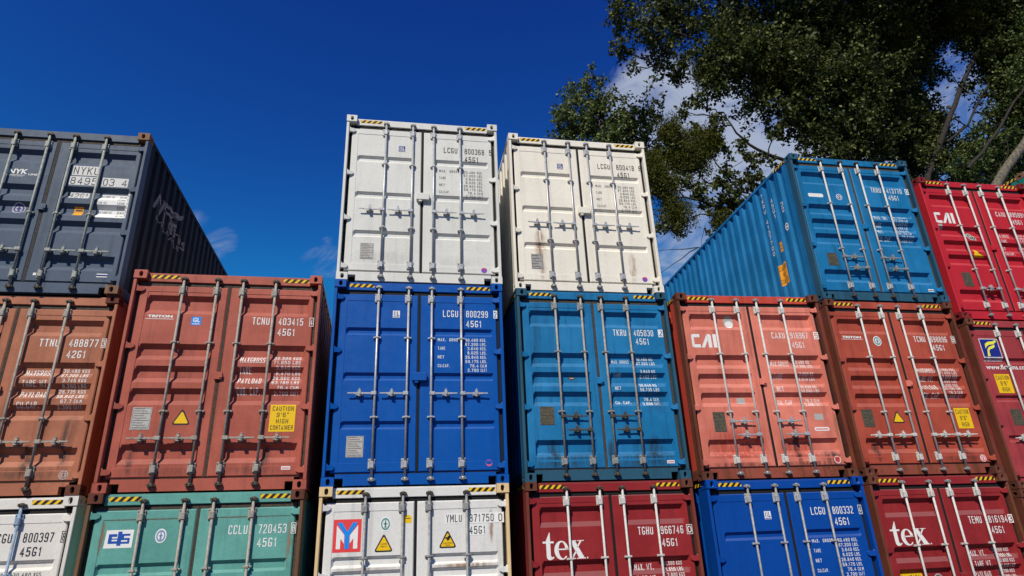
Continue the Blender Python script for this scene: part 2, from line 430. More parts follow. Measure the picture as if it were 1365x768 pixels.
def gasket_mesh(side, H):
    d0, p0, p1, d1 = door_x(side); bm = bmesh.new()
    zt, zb = H-.195, .177
    xa, xb = (d0, 1.2188) if side == 'L' else (1.2192, d1)
    box(bm, xa-HW, xb-HW, .090, .14, zt+.0, H-.141, .004); box(bm, xa-HW, xb-HW, .090, .14, .161, zb, .003)
    if side == 'L': box(bm, .052-HW, d0-.001-HW, .100, .128, .161, H-.141); box(bm, d1+.001-HW, xb-HW, .080, .14, zb+.001, zt-.001, .003)
    else: box(bm, d1+.001-HW, 2.386-HW, .100, .128, .161, H-.141); box(bm, xa-HW, d0-.001-HW, .080, .14, zb+.001, zt-.001, .003)
    return to_mesh(bm, 'door_gasket')
def lockbox_mesh(kind):
    bm = bmesh.new()
    if kind == 'box':
        z0 = -.07; box(bm, -.095, .105, .012, .0735, -.052, .068, .006); box(bm, -.060, -.010, .020, .060, -.082, -.0525, .004)
        tube(bm, (.1055, .03, -.03), (.1055, .03, .03), .009, n=8)
    else: box(bm, -.052, .040, .046, .0735, -.050, .050, .004); box(bm, .012, .050, .036, .0455, -.030, .030, .003)
    return to_mesh(bm, 'lock_box')
def hazard_mesh(L_, h_, n=4):
    """yellow strip with black slanted bars"""
    bm = bmesh.new()
    q = [bm.verts.new(p) for p in ((0, 0, 0), (L_, 0, 0), (L_, 0, h_), (0, 0, h_))]; bm.faces.new(q)
    p = L_/n
    for k in range(-1, n+1):
        x = k*p + p*.12; pts = [(x, 0), (x+p*.5, 0), (x+p*.5+h_*.9, h_), (x+h_*.9, h_)]
        f = bm.faces.new([bm.verts.new((a, -.0012, b)) for a, b in pts]); f.material_index = 1
    for x, sgn in ((0, -1), (L_, 1)):
        bmesh.ops.bisect_plane(bm, geom=bm.verts[:]+bm.edges[:]+bm.faces[:], plane_co=(x, 0, 0), plane_no=(sgn, 0, 0), clear_outer=True, dist=1e-6)
    return to_mesh(bm, 'hazard_marking', 'keep')

# ------------------------------------------------------------------ lettering
TXT = {}
def text_geo(s, bold=0.0):
    k = (s, bold)
    if k in TXT: return TXT[k]
    cu = bpy.data.curves.new('lettering', 'FONT'); cu.body = s; cu.size = 1; cu.resolution_u = 3; cu.offset = bold; cu.fill_mode = 'FRONT'
    o = bpy.data.objects.new('lettering', cu); COL.objects.link(o)
    bpy.context.view_layer.update()
    me = bpy.data.meshes.new_from_object(o.evaluated_get(bpy.context.evaluated_depsgraph_get()))
    V = np.array([v.co[:2] for v in me.vertices]); F = [tuple(p.vertices) for p in me.polygons]
    bpy.data.objects.remove(o); bpy.data.curves.remove(cu); bpy.data.meshes.remove(me)
    mn, mx = V.min(0), V.max(0); V = (V-mn)/(mx-mn); TXT[k] = (V, F); return TXT[k]

def rounded(pts, r, closed=False, n=3):
    out = []; k = len(pts)
    for i in range(k):
        p = Vector(pts[i])
        if not closed and i in (0, k-1): out.append(p); continue
        a, b = Vector(pts[i-1])-p, Vector(pts[(i+1) % k])-p; q = min(r, a.length*.48, b.length*.48)
        s0, s1 = p + a.normalized()*q, p + b.normalized()*q
        for j in range(n+1):
            t = j/n; out.append(s0*(1-t)**2 + p*2*t*(1-t) + s1*t*t)
    return out
# stencil-style gothic capitals as centre lines in a unit cell: ('r'ound or 's'harp, closed, points)
GL = {
 '0': [('r', 1, [(0, 0), (1, 0), (1, 1), (0, 1)])], '1': [('s', 0, [(.18, .78), (.62, 1), (.62, 0)])], '2': [('r', 0, [(0, .72), (0, 1), (1, 1), (1, .58), (0, .12), (0, 0)]), ('s', 0, [(0, 0), (1, 0)])],
 '3': [('r', 0, [(0, .80), (0, 1), (1, 1), (1, .53), (.35, .53)]), ('r', 0, [(.35, .53), (1, .53), (1, 0), (0, 0), (0, .20)])], '4': [('s', 0, [(.72, 0), (.72, 1), (0, .27), (1, .27)])],
 '5': [('s', 0, [(.95, 1), (.05, 1), (.02, .50)]), ('r', 0, [(.02, .52), (.2, .60), (1, .60), (1, 0), (0, 0), (0, .20)])], '6': [('r', 1, [(0, 0), (1, 0), (1, .58), (0, .58)]), ('r', 0, [(0, .30), (0, 1), (1, 1), (1, .80)])],
 '7': [('s', 0, [(0, 1), (1, 1), (.35, 0)])], '8': [('r', 1, [(.05, .53), (.95, .53), (.95, 1), (.05, 1)]), ('r', 1, [(0, 0), (1, 0), (1, .53), (0, .53)])], '9': [('r', 1, [(1, 1), (0, 1), (0, .42), (1, .42)]), ('r', 0, [(1, .70), (1, 0), (0, 0), (0, .20)])],
 'A': [('s', 0, [(0, 0), (.5, 1), (1, 0)]), ('s', 0, [(.16, .28), (.84, .28)])], 'B': [('s', 0, [(0, 0), (0, 1)]), ('r', 0, [(0, 1), (.95, 1), (.95, .53), (0, .53)]), ('r', 0, [(0, .53), (1, .53), (1, 0), (0, 0)])],
 'C': [('r', 0, [(1, .76), (1, 1), (0, 1), (0, 0), (1, 0), (1, .24)])], 'D': [('s', 0, [(0, 0), (0, 1)]), ('r', 0, [(0, 1), (1, 1), (1, 0), (0, 0)])], 'E': [('s', 0, [(1, 1), (0, 1), (0, 0), (1, 0)]), ('s', 0, [(0, .52), (.85, .52)])],
 'F': [('s', 0, [(1, 1), (0, 1), (0, 0)]), ('s', 0, [(0, .50), (.85, .50)])], 'G': [('r', 0, [(1, .80), (1, 1), (0, 1), (0, 0), (1, 0), (1, .42)]), ('s', 0, [(1, .42), (.62, .42)])], 'H': [('s', 0, [(0, 0), (0, 1)]), ('s', 0, [(1, 0), (1, 1)]), ('s', 0, [(0, .52), (1, .52)])],
 'I': [('s', 0, [(.5, 0), (.5, 1)])], 'K': [('s', 0, [(0, 0), (0, 1)]), ('s', 0, [(1, 1), (.05, .45)]), ('s', 0, [(.30, .60), (1, 0)])], 'L': [('s', 0, [(0, 1), (0, 0), (1, 0)])], 'M': [('s', 0, [(0, 0), (0, 1)]), ('s', 0, [(1, 0), (1, 1)]), ('s', 0, [(.08, .93), (.5, .35), (.92, .93)])],
 'N': [('s', 0, [(0, 0), (0, 1)]), ('s', 0, [(1, 0), (1, 1)]), ('d', 0, [(.06, .92), (.94, .08)])], 'P': [('s', 0, [(0, 0), (0, 1)]), ('r', 0, [(0, 1), (1, 1), (1, .46), (0, .46)])], 'R': [('s', 0, [(0, 0), (0, 1)]), ('r', 0, [(0, 1), (1, 1), (1, .48), (0, .48)]), ('s', 0, [(.5, .48), (1, 0)])],
 'S': [('r', 0, [(1, .80), (1, 1), (0, 1), (0, .53), (1, .53), (1, 0), (0, 0), (0, .20)])], 'T': [('s', 0, [(0, 1), (1, 1)]), ('s', 0, [(.5, 1), (.5, 0)])], 'U': [('r', 0, [(0, 1), (0, 0), (1, 0), (1, 1)])], 'V': [('s', 0, [(0, 1), (.5, 0), (1, 1)])],
 'W': [('s', 0, [(0, 1), (.25, 0), (.5, .7), (.75, 0), (1, 1)])], 'X': [('s', 0, [(0, 0), (1, 1)]), ('s', 0, [(0, 1), (1, 0)])], 'Y': [('s', 0, [(0, 1), (.5, .45), (1, 1)]), ('s', 0, [(.5, .45), (.5, 0)])], 'O': [('r', 1, [(0, 0), (1, 0), (1, 1), (0, 1)])],
 '.': [('s', 0, [(.4, .0), (.4, .10)])], ',': [('s', 0, [(.5, .06), (.35, -.14)])], "'": [('s', 0, [(.5, .78), (.5, 1.02)])], '"': [('s', 0, [(.3, .78), (.3, 1.02)]), ('s', 0, [(.75, .78), (.75, 1.02)])],
}
NARROW = {'.': .30, ',': .30, "'": .35, '"': .6, 'I': .45, '1': .75, ' ': .55, 'M': 1.25, 'W': 1.35}
def stroke_text(t, x0, x1, z0, z1, wt=.14):
    """list of (pts, faces, k): lettering drawn with a flat pen of constant width"""
    h = z1-z0; gap = .42; units = sum(NARROW.get(c, 1.0) for c in t) + gap*(len(t)-1)*1.0; u = (x1-x0)/units
    pen = min(wt*h, u*.27); out = []; x = x0
    for c in t:
        w_ = u*NARROW.get(c, 1.0); a, b = x+pen/2, max(x+pen/2+1e-4, x+w_-pen/2); c0, c1 = z0+pen/2, z1-pen/2
        for k, (kind, closed, pts) in enumerate(GL.get(c, [])):
            P = [Vector((a+(b-a)*p[0], c0+(c1-c0)*p[1])) for p in pts]
            if kind == 'r': P = rounded(P, min(.48*(b-a), .3*h), closed)
            n = len(P); V = []
            for i, p in enumerate(P):
                d0 = (p-P[i-1]).normalized() if (i > 0 or closed) else None; d1 = (P[(i+1) % n]-p).normalized() if (i < n-1 or closed) else None
                if d0 is None: d0 = d1
                if d1 is None: d1 = d0
                if d0.length < .5: d0 = d1
                if d1.length < .5: d1 = d0
                m_ = Vector((-(d0+d1).y, (d0+d1).x)); m_ = m_.normalized() if m_.length > 1e-6 else Vector((-d1.y, d1.x)); q = pen/2/max(.45, m_.dot(Vector((-d1.y, d1.x))))*(.72 if kind == 'd' else 1)
                e = Vector((0, 0))
                if not closed and kind == 's': e = (-d1 if i == 0 else d0 if i == n-1 else e)*pen/2
                elif not closed: e = e
                V += [tuple(p+m_*q+e), tuple(p-m_*q+e)]
            F = [(2*i, 2*i+1, 2*((i+1) % n)+1, 2*((i+1) % n)) for i in range(n if closed else n-1)]
            out.append((V, F, k))
        x += w_ + gap*u
    return out

class Decal:
    """flat shapes in (u, z) that get laid onto a surface"""
    def __init__(s, name): s.name = name; s.items = []; s.label = None     # items: (pts, faces, mat, layer)
    def poly(s, pts, mat, layer=0): s.items.append((list(pts), [tuple(range(len(pts)))], mat, layer)); return s
    def rect(s, x0, x1, z0, z1, mat, layer=0): return s.poly([(x0, z0), (x1, z0), (x1, z1), (x0, z1)], mat, layer)
    def text(s, t, x0, x1, z0, z1, mat, layer=0, bold=.012, slant=0):
        V, F = text_geo(t, bold)
        s.items.append(([(x0+(x1-x0)*a + slant*b*(z1-z0), z0+(z1-z0)*b) for a, b in V], F, mat, layer)); return s
    def pen(s, t, x0, x1, z0, z1, mat, layer=0, wt=.14):
        for V, F, k in stroke_text(t, x0, x1, z0, z1, wt): s.items.append((V, F, mat, layer+.12*k))
        return s
    def soft(s, cols, mat, layer=0):
        """cols: rows of (u, z, alpha) with equal length, a sheet whose opacity fades at its rim"""
        n = len(cols[0]); pts = [(a, b) for r in cols for a, b, _ in r]; F = [(i*n+j, i*n+j+1, (i+1)*n+j+1, (i+1)*n+j) for i in range(len(cols)-1) for j in range(n-1)]
        s.items.append((pts, F, mat, layer, [c for r in cols for _, _, c in r])); return s
    def disc(s, cx, cz, rx, rz, mat, layer=0, n=20): return s.poly([(cx+rx*math.cos(2*math.pi*i/n), cz+rz*math.sin(2*math.pi*i/n)) for i in range(n)], mat, layer)
    def ring(s, cx, cz, r0, r1, mat, layer=0, n=20, a=1.0):
        p = [(cx+r*math.cos(2*math.pi*i/n), cz+a*r*math.sin(2*math.pi*i/n)) for r in (r0, r1) for i in range(n)]
        s.items.append((p, [(i, (i+1) % n, n+(i+1) % n, n+i) for i in range(n)], mat, layer)); return s
    def frame(s, x0, x1, z0, z1, t, mat, layer=0):
        for a in ((x0, x1, z0, z0+t), (x0, x1, z1-t, z1), (x0, x0+t, z0+t, z1-t), (x1-t, x1, z0+t, z1-t)): s.rect(*a, mat, layer)
        return s
    def build(s, parent, place, cuts):
        """place(u,z,layer)->xyz ; cuts: list of (axis, value)"""
        bm = bmesh.new(); lay = bm.verts.layers.float.new('l'); al = bm.verts.layers.float.new('opacity'); mats = []
        for pts, faces, mat, layer, *extra in s.items:
            if mat not in mats: mats.append(mat)
            vv = [bm.verts.new((p[0], 0, p[1])) for p in pts]
            for i, v in enumerate(vv): v[lay] = layer; v[al] = extra[0][i] if extra else 1.0
            for f in faces:
                try: ff = bm.faces.new([vv[i] for i in f]); ff.material_index = mats.index(mat)
                except ValueError: pass
        bmesh.ops.triangulate(bm, faces=[f for f in bm.faces if len(f.verts) > 4])
        xs = [v.co.x for v in bm.verts]; zs = [v.co.z for v in bm.verts]
        for ax, v in cuts:
            if ax == 'z' and min(zs) < v < max(zs): bmesh.ops.bisect_plane(bm, geom=bm.verts[:]+bm.edges[:]+bm.faces[:], plane_co=(0, 0, v), plane_no=(0, 0, 1), dist=1e-6)
            if ax == 'x' and min(xs) < v < max(xs): bmesh.ops.bisect_plane(bm, geom=bm.verts[:]+bm.edges[:]+bm.faces[:], plane_co=(v, 0, 0), plane_no=(1, 0, 0), dist=1e-6)
        for v in bm.verts: v.co = place(v.co.x, v.co.z, v[lay])
        me = to_mesh(bm, s.name, 'keep'); o = link(s.name, me, mats, parent)
        if s.label: o['label'] = s.label
        return o

# ------------------------------------------------------------------ one container
def container(spec):
    H = spec.get('H', 2.896); style = spec['style']; low = H < 2.7
    root = bpy.data.objects.new('shipping_container', None); COL.objects.link(root); root.empty_display_size = .4
    yaw = spec.get('yaw', 0.0)
    root.location = (spec['x'] + math.cos(yaw)*HW, spec['y'] + math.sin(yaw)*HW, spec['z']); root.rotation_euler = (0, 0, -0.0 + yaw)
    root['label'] = spec['label']; root['category'] = 'container'; root['group'] = 'stacked shipping containers'
    body, frame, cast, rodm, hdr = spec['body'], spec.get('frame', spec['body']), spec.get('cast', spec.get('frame', spec['body'])), spec['rod'], spec.get('header', spec['body'])
    gask = spec.get('gasket', M['rubber']); fit = spec.get('fit', rodm)
    hz = not low and spec.get('hazard', True)
    for sx in (-1, 1):
        for sy in (-1, 1):
            me = cached(('cast', sx, sy), lambda: casting_mesh(sx, sy, 0))
            for zt in (0, H-.118):
                o = link('corner_casting', me, [cast, M['floor_and_shade']], root); o.location = (0, 0, zt)
            link('corner_post', cached(('post', sx, sy, H), lambda: post_mesh(sx, sy, H)), frame, root)
        sp = link('side_panel', cached(('side', sx, H), lambda: side_mesh(sx, H)), spec.get('side', body), root)
        tr = link('top_rail', cached(('rail', sx, H, 1), lambda: rail_mesh(sx, H, True)), spec.get('side', frame), root)
        link('bottom_rail', cached(('rail', sx, H, 0), lambda: rail_mesh(sx, H, False)), frame, root)
        if hz:
            o = link('hazard_marking', cached('hz_side', lambda: hazard_mesh(.40, .052, 4)), [M['hz_yellow'], M['hz_black']], tr)
            o.location = (sx*(HW-.0025), .19 if sx > 0 else .59, H-.071); o.rotation_euler = (0, 0, sx*math.pi/2)
        for dc in spec.get('side_art', {}).get(sx, []):
            ys = [u for u in (p[0] for it in dc.items for p in it[0])]
            def place(u, z, l, sx=sx):
                y = u if sx > 0 else -u
                return (sx*(HW - side_depth(y) + .0018*(1+l)), y, z)
            lo, hi = min(ys), max(ys)
            br = side_breaks(min(abs(lo), abs(hi))-.01, max(abs(lo), abs(hi))+.01)
            dc.build(sp, place, [('x', b if sx > 0 else -b) for b in br])
    hd = link('door_header', cached(('hdr', H), lambda: header_mesh(H)), hdr, root)
    if hz:
        for x in (.212, 1.912):
            o = link('hazard_marking', cached('hz_front', lambda: hazard_mesh(.348, .052, 4)), [M['hz_yellow'], M['hz_black']], hd); o.location = (x-HW, .0665, H-.094)
    link('door_sill', cached('sill', sill_mesh), spec.get('sill', hdr), root)
    link('roof', cached(('roof', H), lambda: slab_mesh(H-.03, H-.016, .191, LEN-.19)), body, root)
    link('underfloor', cached('floor', lambda: slab_mesh(.10, .158, .162, LEN-.16)), M['floor_and_shade'], root)
    link('end_wall', cached(('end', H), lambda: slab_mesh(.119, H-.119, LEN-.14, LEN-.05, .151)), body, root)
    rods = {'L': (.63, 1.06), 'R': (1.395, 1.822)}
    if spec.get('rods'): rods = spec['rods']
    hinges = (.243, 1.047, 1.842, 2.640) if not low else (.236, .937, 1.638, 2.334)
    guides = spec.get('guides', (.90, 2.03) if style in ('rib', 'rib_low', 'twin') else ((.985, 1.895) if not low else (.93,)))
    doors = {}
    for side in 'LR':
        sx = -1 if side == 'L' else 1
        d = link('door', cached(('door', style, side, H), lambda: door_mesh(style, side, H)), spec.get('door', body), root); doors[side] = d
        link('door_gasket', cached(('gask', side, H), lambda: gasket_mesh(side, H)), gask, d)
        for i, u in enumerate(rods[side]):
            link('locking_rod', cached(('rod', u, H), lambda: rod_mesh(u, H)), [rodm, spec.get('cam', fit)], d)
            for z in guides: o = link('rod_bracket', cached('guide', guide_mesh), fit, d); o.location = (u-HW, 0, z)
            for z in (.285, H-.262): o = link('rod_bracket', cached('plate', plate_mesh), fit, d); o.location = (u-HW, 0, z)
            hs = spec['handles']
            if hs[0] == 'out': hzv, dr = hs[1], (-1 if side == 'L' else 1)
            else: hzv, dr = (hs[1], 1) if i == 0 else (hs[2], -1)
            o = link('door_handle', cached(('handle', dr), lambda: handle_mesh(dr)), fit if hs[0] == 'out' and not spec.get('handle_mat') else spec.get('handle_mat', M['galv_dull']), d); o.location = (u-HW, 0, hzv)
        for z in hinges: o = link('hinge', cached(('hinge', sx), lambda: hinge_mesh(sx)), spec.get('door', body), d); o.location = (0, 0, z)
    lk = spec.get('lock', 'small'); o = link('lock_box', cached(('lock', lk), lambda: lockbox_mesh(lk)), spec.get('lock_mat', spec.get('door', body)), doors['R']); o.location = (1.226-HW, 0, 1.452 if not low else 1.30)
    for side, dc in spec.get('art', []):
        def place(u, z, l, side=side):
            return (u-HW, door_depth(style, side, H, u, z) - .0015*(1+l), z)
        a, b = door_x(side)[1:3]
        cuts = [('z', z) for z in zbreaks(style)] + [('x', v) for v in (a, a+SLOPE, b-SLOPE, b)] + [('z', .30), ('z', H-.30 if style not in ('band', 'low') else H-.28)]
        dc.build(doors[side], place, cuts)
    return root

# ---- common markings
def ident(pre, num, chk, code, z, mat, box_='frame', code_dx=0.0, px=(1.56, 1.78), nx=(1.90, 2.222), cx=(2.305, 2.362), dz=-.152, h=.104, codew=.225, chkmat=None):
    d = Decal('lettering')
    if pre: d.pen(pre, *px, z, z+h, mat, 1)
    d.pen(num, *nx, z, z+h, mat, 1); d.pen(code, nx[0]+code_dx, nx[0]+code_dx+codew, z+dz, z+dz+h*.97, mat, 1)
    a, b = cx
    if box_ == 'frame': d.frame(a, b, z-.012, z+h+.012, .007, mat, 1); d.pen(chk, a+.014, b-.014, z+.008, z+h-.008, mat, 1)
    elif box_ == 'fill': d.rect(a, b, z-.010, z+h+.010, mat, 0); d.pen(chk, a+.010, b-.012, z+.006, z+h-.006, chkmat, 1)
    else: d.pen(chk, a, b-.012, z, z+h, mat, 1)
    return d
def weights(rows, vals, z, lp, vz, vp, mat, lx=1.487, vx=(1.89, 2.185), lh=.045, vh=.045, lw=None, pairs=None):
    """rows: left labels (text, width), vals: right column lines"""
    d = Decal('lettering')
    for i, (t, wd) in enumerate(rows): d.pen(t, lx, lx+wd, z-i*lp, z-i*lp+lh, mat, 0)
    for i, (num, unit) in enumerate(vals):
        zz = vz[i] if isinstance(vz, (list, tuple)) else vz - i*vp
        x0, x1 = vx; nw = (x1-x0)*.105*len(num)
        e = x0 + (x1-x0)*.60
        d.pen(num, e-nw, e, zz, zz+vh, mat, 0); d.pen(unit, x0+(x1-x0)*.70, x1 if len(unit) > 2 else x1-.03, zz, zz+vh, mat, 0)
    return d
KG = lambda *a: [(v, ('KGS' if i % 2 == 0 else 'LBS')) for i, v in enumerate(a)]
def warn_tri(x0, x1, z0, z1, lines=True):
    d = Decal('warning_sign'); cx = (x0+x1)/2; W_ = x1-x0; Hh = z1-z0
    def tri(i, mat, l):
        r = .035*(1 if l == 0 else .5)
        P = [Vector((x0+i*1.5, z0+i)), Vector((x1-i*1.5, z0+i)), Vector((cx, z1-i*2.1))]; pts = []
        for k in range(3):
            a, p, b = P[k-1], P[k], P[(k+1) % 3]
            pts += [p+(a-p).normalized()*r, p+((a-p).normalized()+(b-p).normalized())*r*.28, p+(b-p).normalized()*r]
        d.poly([tuple(p) for p in pts], mat, l)
    tri(0, M['black'], 0); tri(.018, M['yellow'], 1); return d
def plate(x0, x1, z0, z1, mat, rows=5, ink=None):
    d = Decal('data_plate'); d.rect(x0, x1, z0, z1, mat, 1)
    w_, h_ = x1-x0, z1-z0; ink = ink or M['grease']
    for k in range(rows):
        z = z1 - h_*(k+.7)/(rows+.5); d.rect(x0+w_*.10, x0+w_*(.62+.28*((k*7) % 3)/2), z, z+h_*.035, ink, 2)
    d.frame(x0+w_*.04, x1-w_*.04, z0+h_*.03, z1-h_*.03, w_*.02, ink, 2); return d
def caution(x0, x1, z0, z1, lines, mat=None):
    d = Decal('caution_sign'); d.rect(x0, x1, z0, z1, mat or M['yellow'], 0); n = len(lines); h = (z1-z0)/(n+.25)
    for i, t in enumerate(lines):
        wd = min(.88*(x1-x0), (x1-x0)*.118*len(t)); c = (x0+x1)/2; zt = z1-h*.25-i*h
        d.pen(t, c-wd/2, c+wd/2, zt-h*.72, zt, M['black'], 1, .12)
    return d
def seal(cx, cz, r, bg, ink, a=1.0):
    d = Decal('class_seal'); d.disc(cx, cz, r, r*a, bg, 0); d.ring(cx, cz, r*.58, r*.80, ink, 1, a=a); d.poly([(cx-r*.18, cz-r*.5*a), (cx+r*.18, cz-r*.5*a), (cx+r*.10, cz+r*.5*a), (cx-r*.10, cz+r*.5*a)], ink, 1); d.rect(cx-r*.36, cx+r*.36, cz-.05*r, cz+r*.12, ink, 1); return d
def dotlabel(cx, cz, r, a, b):
    d = Decal('round_sticker'); d.disc(cx, cz, r, r, a, 0); d.poly([(cx+r*math.cos(t), cz+r*math.sin(t)) for t in (R(25+12*k) for k in range(11))], b, 1); return d
def small_label(x0, x1, z0, z1, mat, ink): d = Decal('small_sticker'); d.rect(x0, x1, z0, z1, mat, 0); d.rect(x0+.008, x1-.008, z0+(z1-z0)*.35, z0+(z1-z0)*.62, ink, 1); return d

def serif_tex(x0, x1, z0, z1, mat):
    """the three lower case serif letters t, e, x drawn as outlines in a 100 x 56 box"""
    d = Decal('logo'); X = lambda x: x0 + (x1-x0)*x/100.0; Z = lambda z: z0 + (z1-z0)*z/56.0
    P = lambda pts: d.poly([(X(a), Z(b)) for a, b in pts], mat, 0)
    P([(7, 37.5), (16.5, 56), (17.8, 56), (17.8, 37.5)]); P([(0, 35), (0, 37.5), (26, 37.5), (26, 33.5), (0, 33.5)])
    P([(8, 33.5), (17.8, 33.5), (17.8, 9), (8, 9)]); P([(8, 9), (17.8, 9), (18.4, 5.6), (21, 4.4), (24.2, 6.2), (26, 4.2), (22, .8), (16, -1), (11, .4), (8.6, 3.6)])
    # e: ring sector with crossbar
    n = 24; cx, cz, ro, zo, ri, zi = 43.5, 18.5, 16.8, 19.5, 8.0, 15.8
    A = [R(0 + 318*k/n) for k in range(n+1)]
    for k in range(n):
        a, b = A[k], A[k+1]; t0, t1 = k/n, (k+1)/n
        def inn(t, s): q = 1.0 if s < .78 else 1.0 + (s-.78)*1.9; return (cx + 1.2 + ri*q*math.cos(t), cz + 1.0 + zi*min(1.16, q)*math.sin(t))
        P([(cx+ro*math.cos(a), cz+zo*math.sin(a)), (cx+ro*math.cos(b), cz+zo*math.sin(b)), inn(b, t1), inn(a, t0)])
    P([(34, 19.0), (60.3, 19.0), (60.3, 21.8), (34, 21.8)])
    # x
    P([(62, 38), (80, 38), (80, 36.4), (62, 36.4)]); P([(82.5, 38), (98, 38), (98, 36.4), (82.5, 36.4)])
    P([(61, 0), (76, 0), (76, 1.8), (61, 1.8)]); P([(79, 0), (100, 0), (100, 1.8), (79, 1.8)])
    P([(65, 36.4), (77, 36.4), (97, 1.8), (84, 1.8)]); P([(88, 36.4), (92.5, 36.4), (82.2, 22.2), (79.8, 24.6)]); P([(66.0, 1.8), (70.2, 1.8), (79.4, 14.2), (77.2, 17.2)])
    d.disc(X(104), Z(1.5), .010, .010, mat, 0); return d
def cai_logo(x0, x1, z0, z1, mat):
    d = Decal('logo'); X = lambda x: x0+(x1-x0)*x; Z = lambda z: z0+(z1-z0)*z
    P = lambda *pts: d.poly([(X(a), Z(b)) for a, b in pts], mat, 0)
    P((0, .10), (.02, .02), (.10, 0), (.10, 1), (.02, .97), (0, .88)); P((.10, 0), (.335, 0), (.335, .24), (.10, .24)); P((.10, .76), (.335, .76), (.335, 1), (.10, 1))
    P((.36, 0), (.49, 0), (.66, .60), (.66, .96), (.62, .96)); P((.66, 0), (.79, 0), (.79, .90), (.74, 1), (.63, 1), (.66, .62))
    P((.86, 0), (1, 0), (1, 1), (.86, 1)); return d
def ym_logo(x0, x1, z0, z1):
    d = Decal('logo'); d.rect(x0, x1, z0, z1, M['red'], 0); X = lambda x: x0+(x1-x0)*x; Z = lambda z: z0+(z1-z0)*z
    P = lambda m_, l, *p: d.poly([(X(a), Z(b)) for a, b in p], m_, l)
    for s in (0, 1):
        f = (lambda a: 1-a) if s else (lambda a: a)
        P(M['white'], 1, (f(.12), .10), (f(.27), .10), (f(.27), .42), (f(.12), .82)); P(M['white'], 1, (f(.12), .82), (f(.27), .42), (f(.40), .26), (f(.40), .52))
    P(M['cyan'], 2, (.42, .10), (.58, .10), (.58, .50), (.42, .50)); P(M['cyan'], 2, (.42, .50), (.50, .50), (.50, .62), (.31, .90), (.13, .90)); P(M['cyan'], 2, (.58, .50), (.50, .50), (.50, .62), (.69, .90), (.87, .90)); return d
def cs_logo():
    d = Decal('logo'); d.poly([(.236, 2.286), (.538, 2.286), (.538, 2.484), (.246, 2.484)], M['white'], 0); b = M['blue']
    for a in ((.275, .312, 2.335, 2.440), (.312, .365, 2.410, 2.440), (.312, .372, 2.335, 2.362), (.372, .415, 2.312, 2.466), (.415, .505, 2.418, 2.440), (.415, .440, 2.392, 2.418), (.415, .505, 2.372, 2.394), (.482, .505, 2.352, 2.372), (.415, .505, 2.332, 2.354), (.312, .372, 2.380, 2.392)): d.rect(*a, b, 1)
    return d
def florens_logo(x0, x1, z0, z1):
    d = Decal('logo'); d.rect(x0, x1, z0, z1, M['white'], 0); h = z1-z0; w_ = x1-x0
    d.rect(x0+.012, x1-.012, z0+h*.17, z1-.012, M['navy'], 1); X = lambda x: x0+w_*x; Z = lambda z: z0+h*z
    d.poly([(X(a), Z(b)) for a, b in ((.22, .20), (.36, .20), (.38, .44), (.46, .52), (.60, .55), (.74, .62), (.76, .74), (.60, .68), (.42, .62), (.30, .50))], M['lemon'], 2)
    d.poly([(X(a), Z(b)) for a, b in ((.22, .54), (.34, .66), (.48, .72), (.72, .75), (.90, .86), (.90, .95), (.70, .88), (.44, .86), (.26, .76))], M['lemon'], 2)
    d.text('FLORENS', X(.05), X(.95), Z(.03), Z(.14), M['navy'], 2, .01); return d

WH, BK = M['white'], M['black']
LCG_ROWS = [('MAX.  GROSS', .32), ('TARE', .105), ('NET', .09), ('CU.CAP.', .165)]
def lcg(num, chk, z, mat, box_, cm=None, kg='KGS.', lb='LBS.'):
    v = ['30.480', '67.200', '3.640', '8.025', '26.840', '59.175', '76.4', '2.700']
    u = ['KGS.', 'LBS.']*3 + ['CU.M', 'CU.FT']
    return [('R', ident('LCGU', num, chk, '45G1', z, mat, box_, chkmat=cm)), ('R', weights(LCG_ROWS, list(zip(v, u)), z-.372, .129, z-.374, .0642, mat))]
def lr_sticker(z, a, b):
    d = Decal('register_sticker'); d.rect(.838, .938, z, z+.108, a, 0); d.rect(.852, .862, z+.03, z+.098, b, 1); d.rect(.878, .886, z+.03, z+.098, b, 1); d.rect(.896, .928, z+.03, z+.042, b, 1); d.rect(.900, .910, z+.042, z+.098, b, 1); d.rect(.846, .93, z+.008, z+.018, b, 1); return d
def vals8(*a, m='CU.M', f='CU.FT', k='KGS', l='LBS'): return list(zip(a, [k, l]*3 + [m, f]))

exec_specs = []
# fitted positions of each column (front left corner) and small shifts of each tier
COLS = dict(A=(-5.239, -.022, -.034, 0.0), B=(-2.597, -.220, -.041, .0132), C=(0, 0, 0, 0), D=(2.694, .235, .036, .0015), E=(5.279, .1375, 0, -.0251), F=(7.963, .267, .023, .0013), G=(10.724, .435, -.203, 0), H=(13.335, .54, .165, .004))
SHIFT = {('A', 2): (-.015, -.03), ('A', 1): (.006, .011), ('A', 0): (.009, .018), ('B', 1): (.004, .011), ('B', 0): (-.004, -.012), ('C', 2): (.009, .008), ('C', 1): (-.001, .002), ('C', 0): (-.008, -.012), ('D', 2): (-.008, .014), ('D', 1): (.004, -.002), ('D', 0): (.004, -.011), ('E', 1): (-.013, .011), ('E', 0): (.013, -.011), ('F', 2): (-.014, -.005), ('F', 1): (-.006, .001), ('F', 0): (.02, .004), ('G', 2): (-.017, -.001), ('G', 1): (.017, .002)}
def put(col, tier, zoff, label, **k):
    x, y, z, yaw = COLS[col]; dx, dy = SHIFT.get((col, tier), (0, 0))
    container(dict(x=x+dx, y=y+dy, z=GZ+z+zoff, yaw=yaw, label=label, **k))
HC, ST = 2.896, 2.591

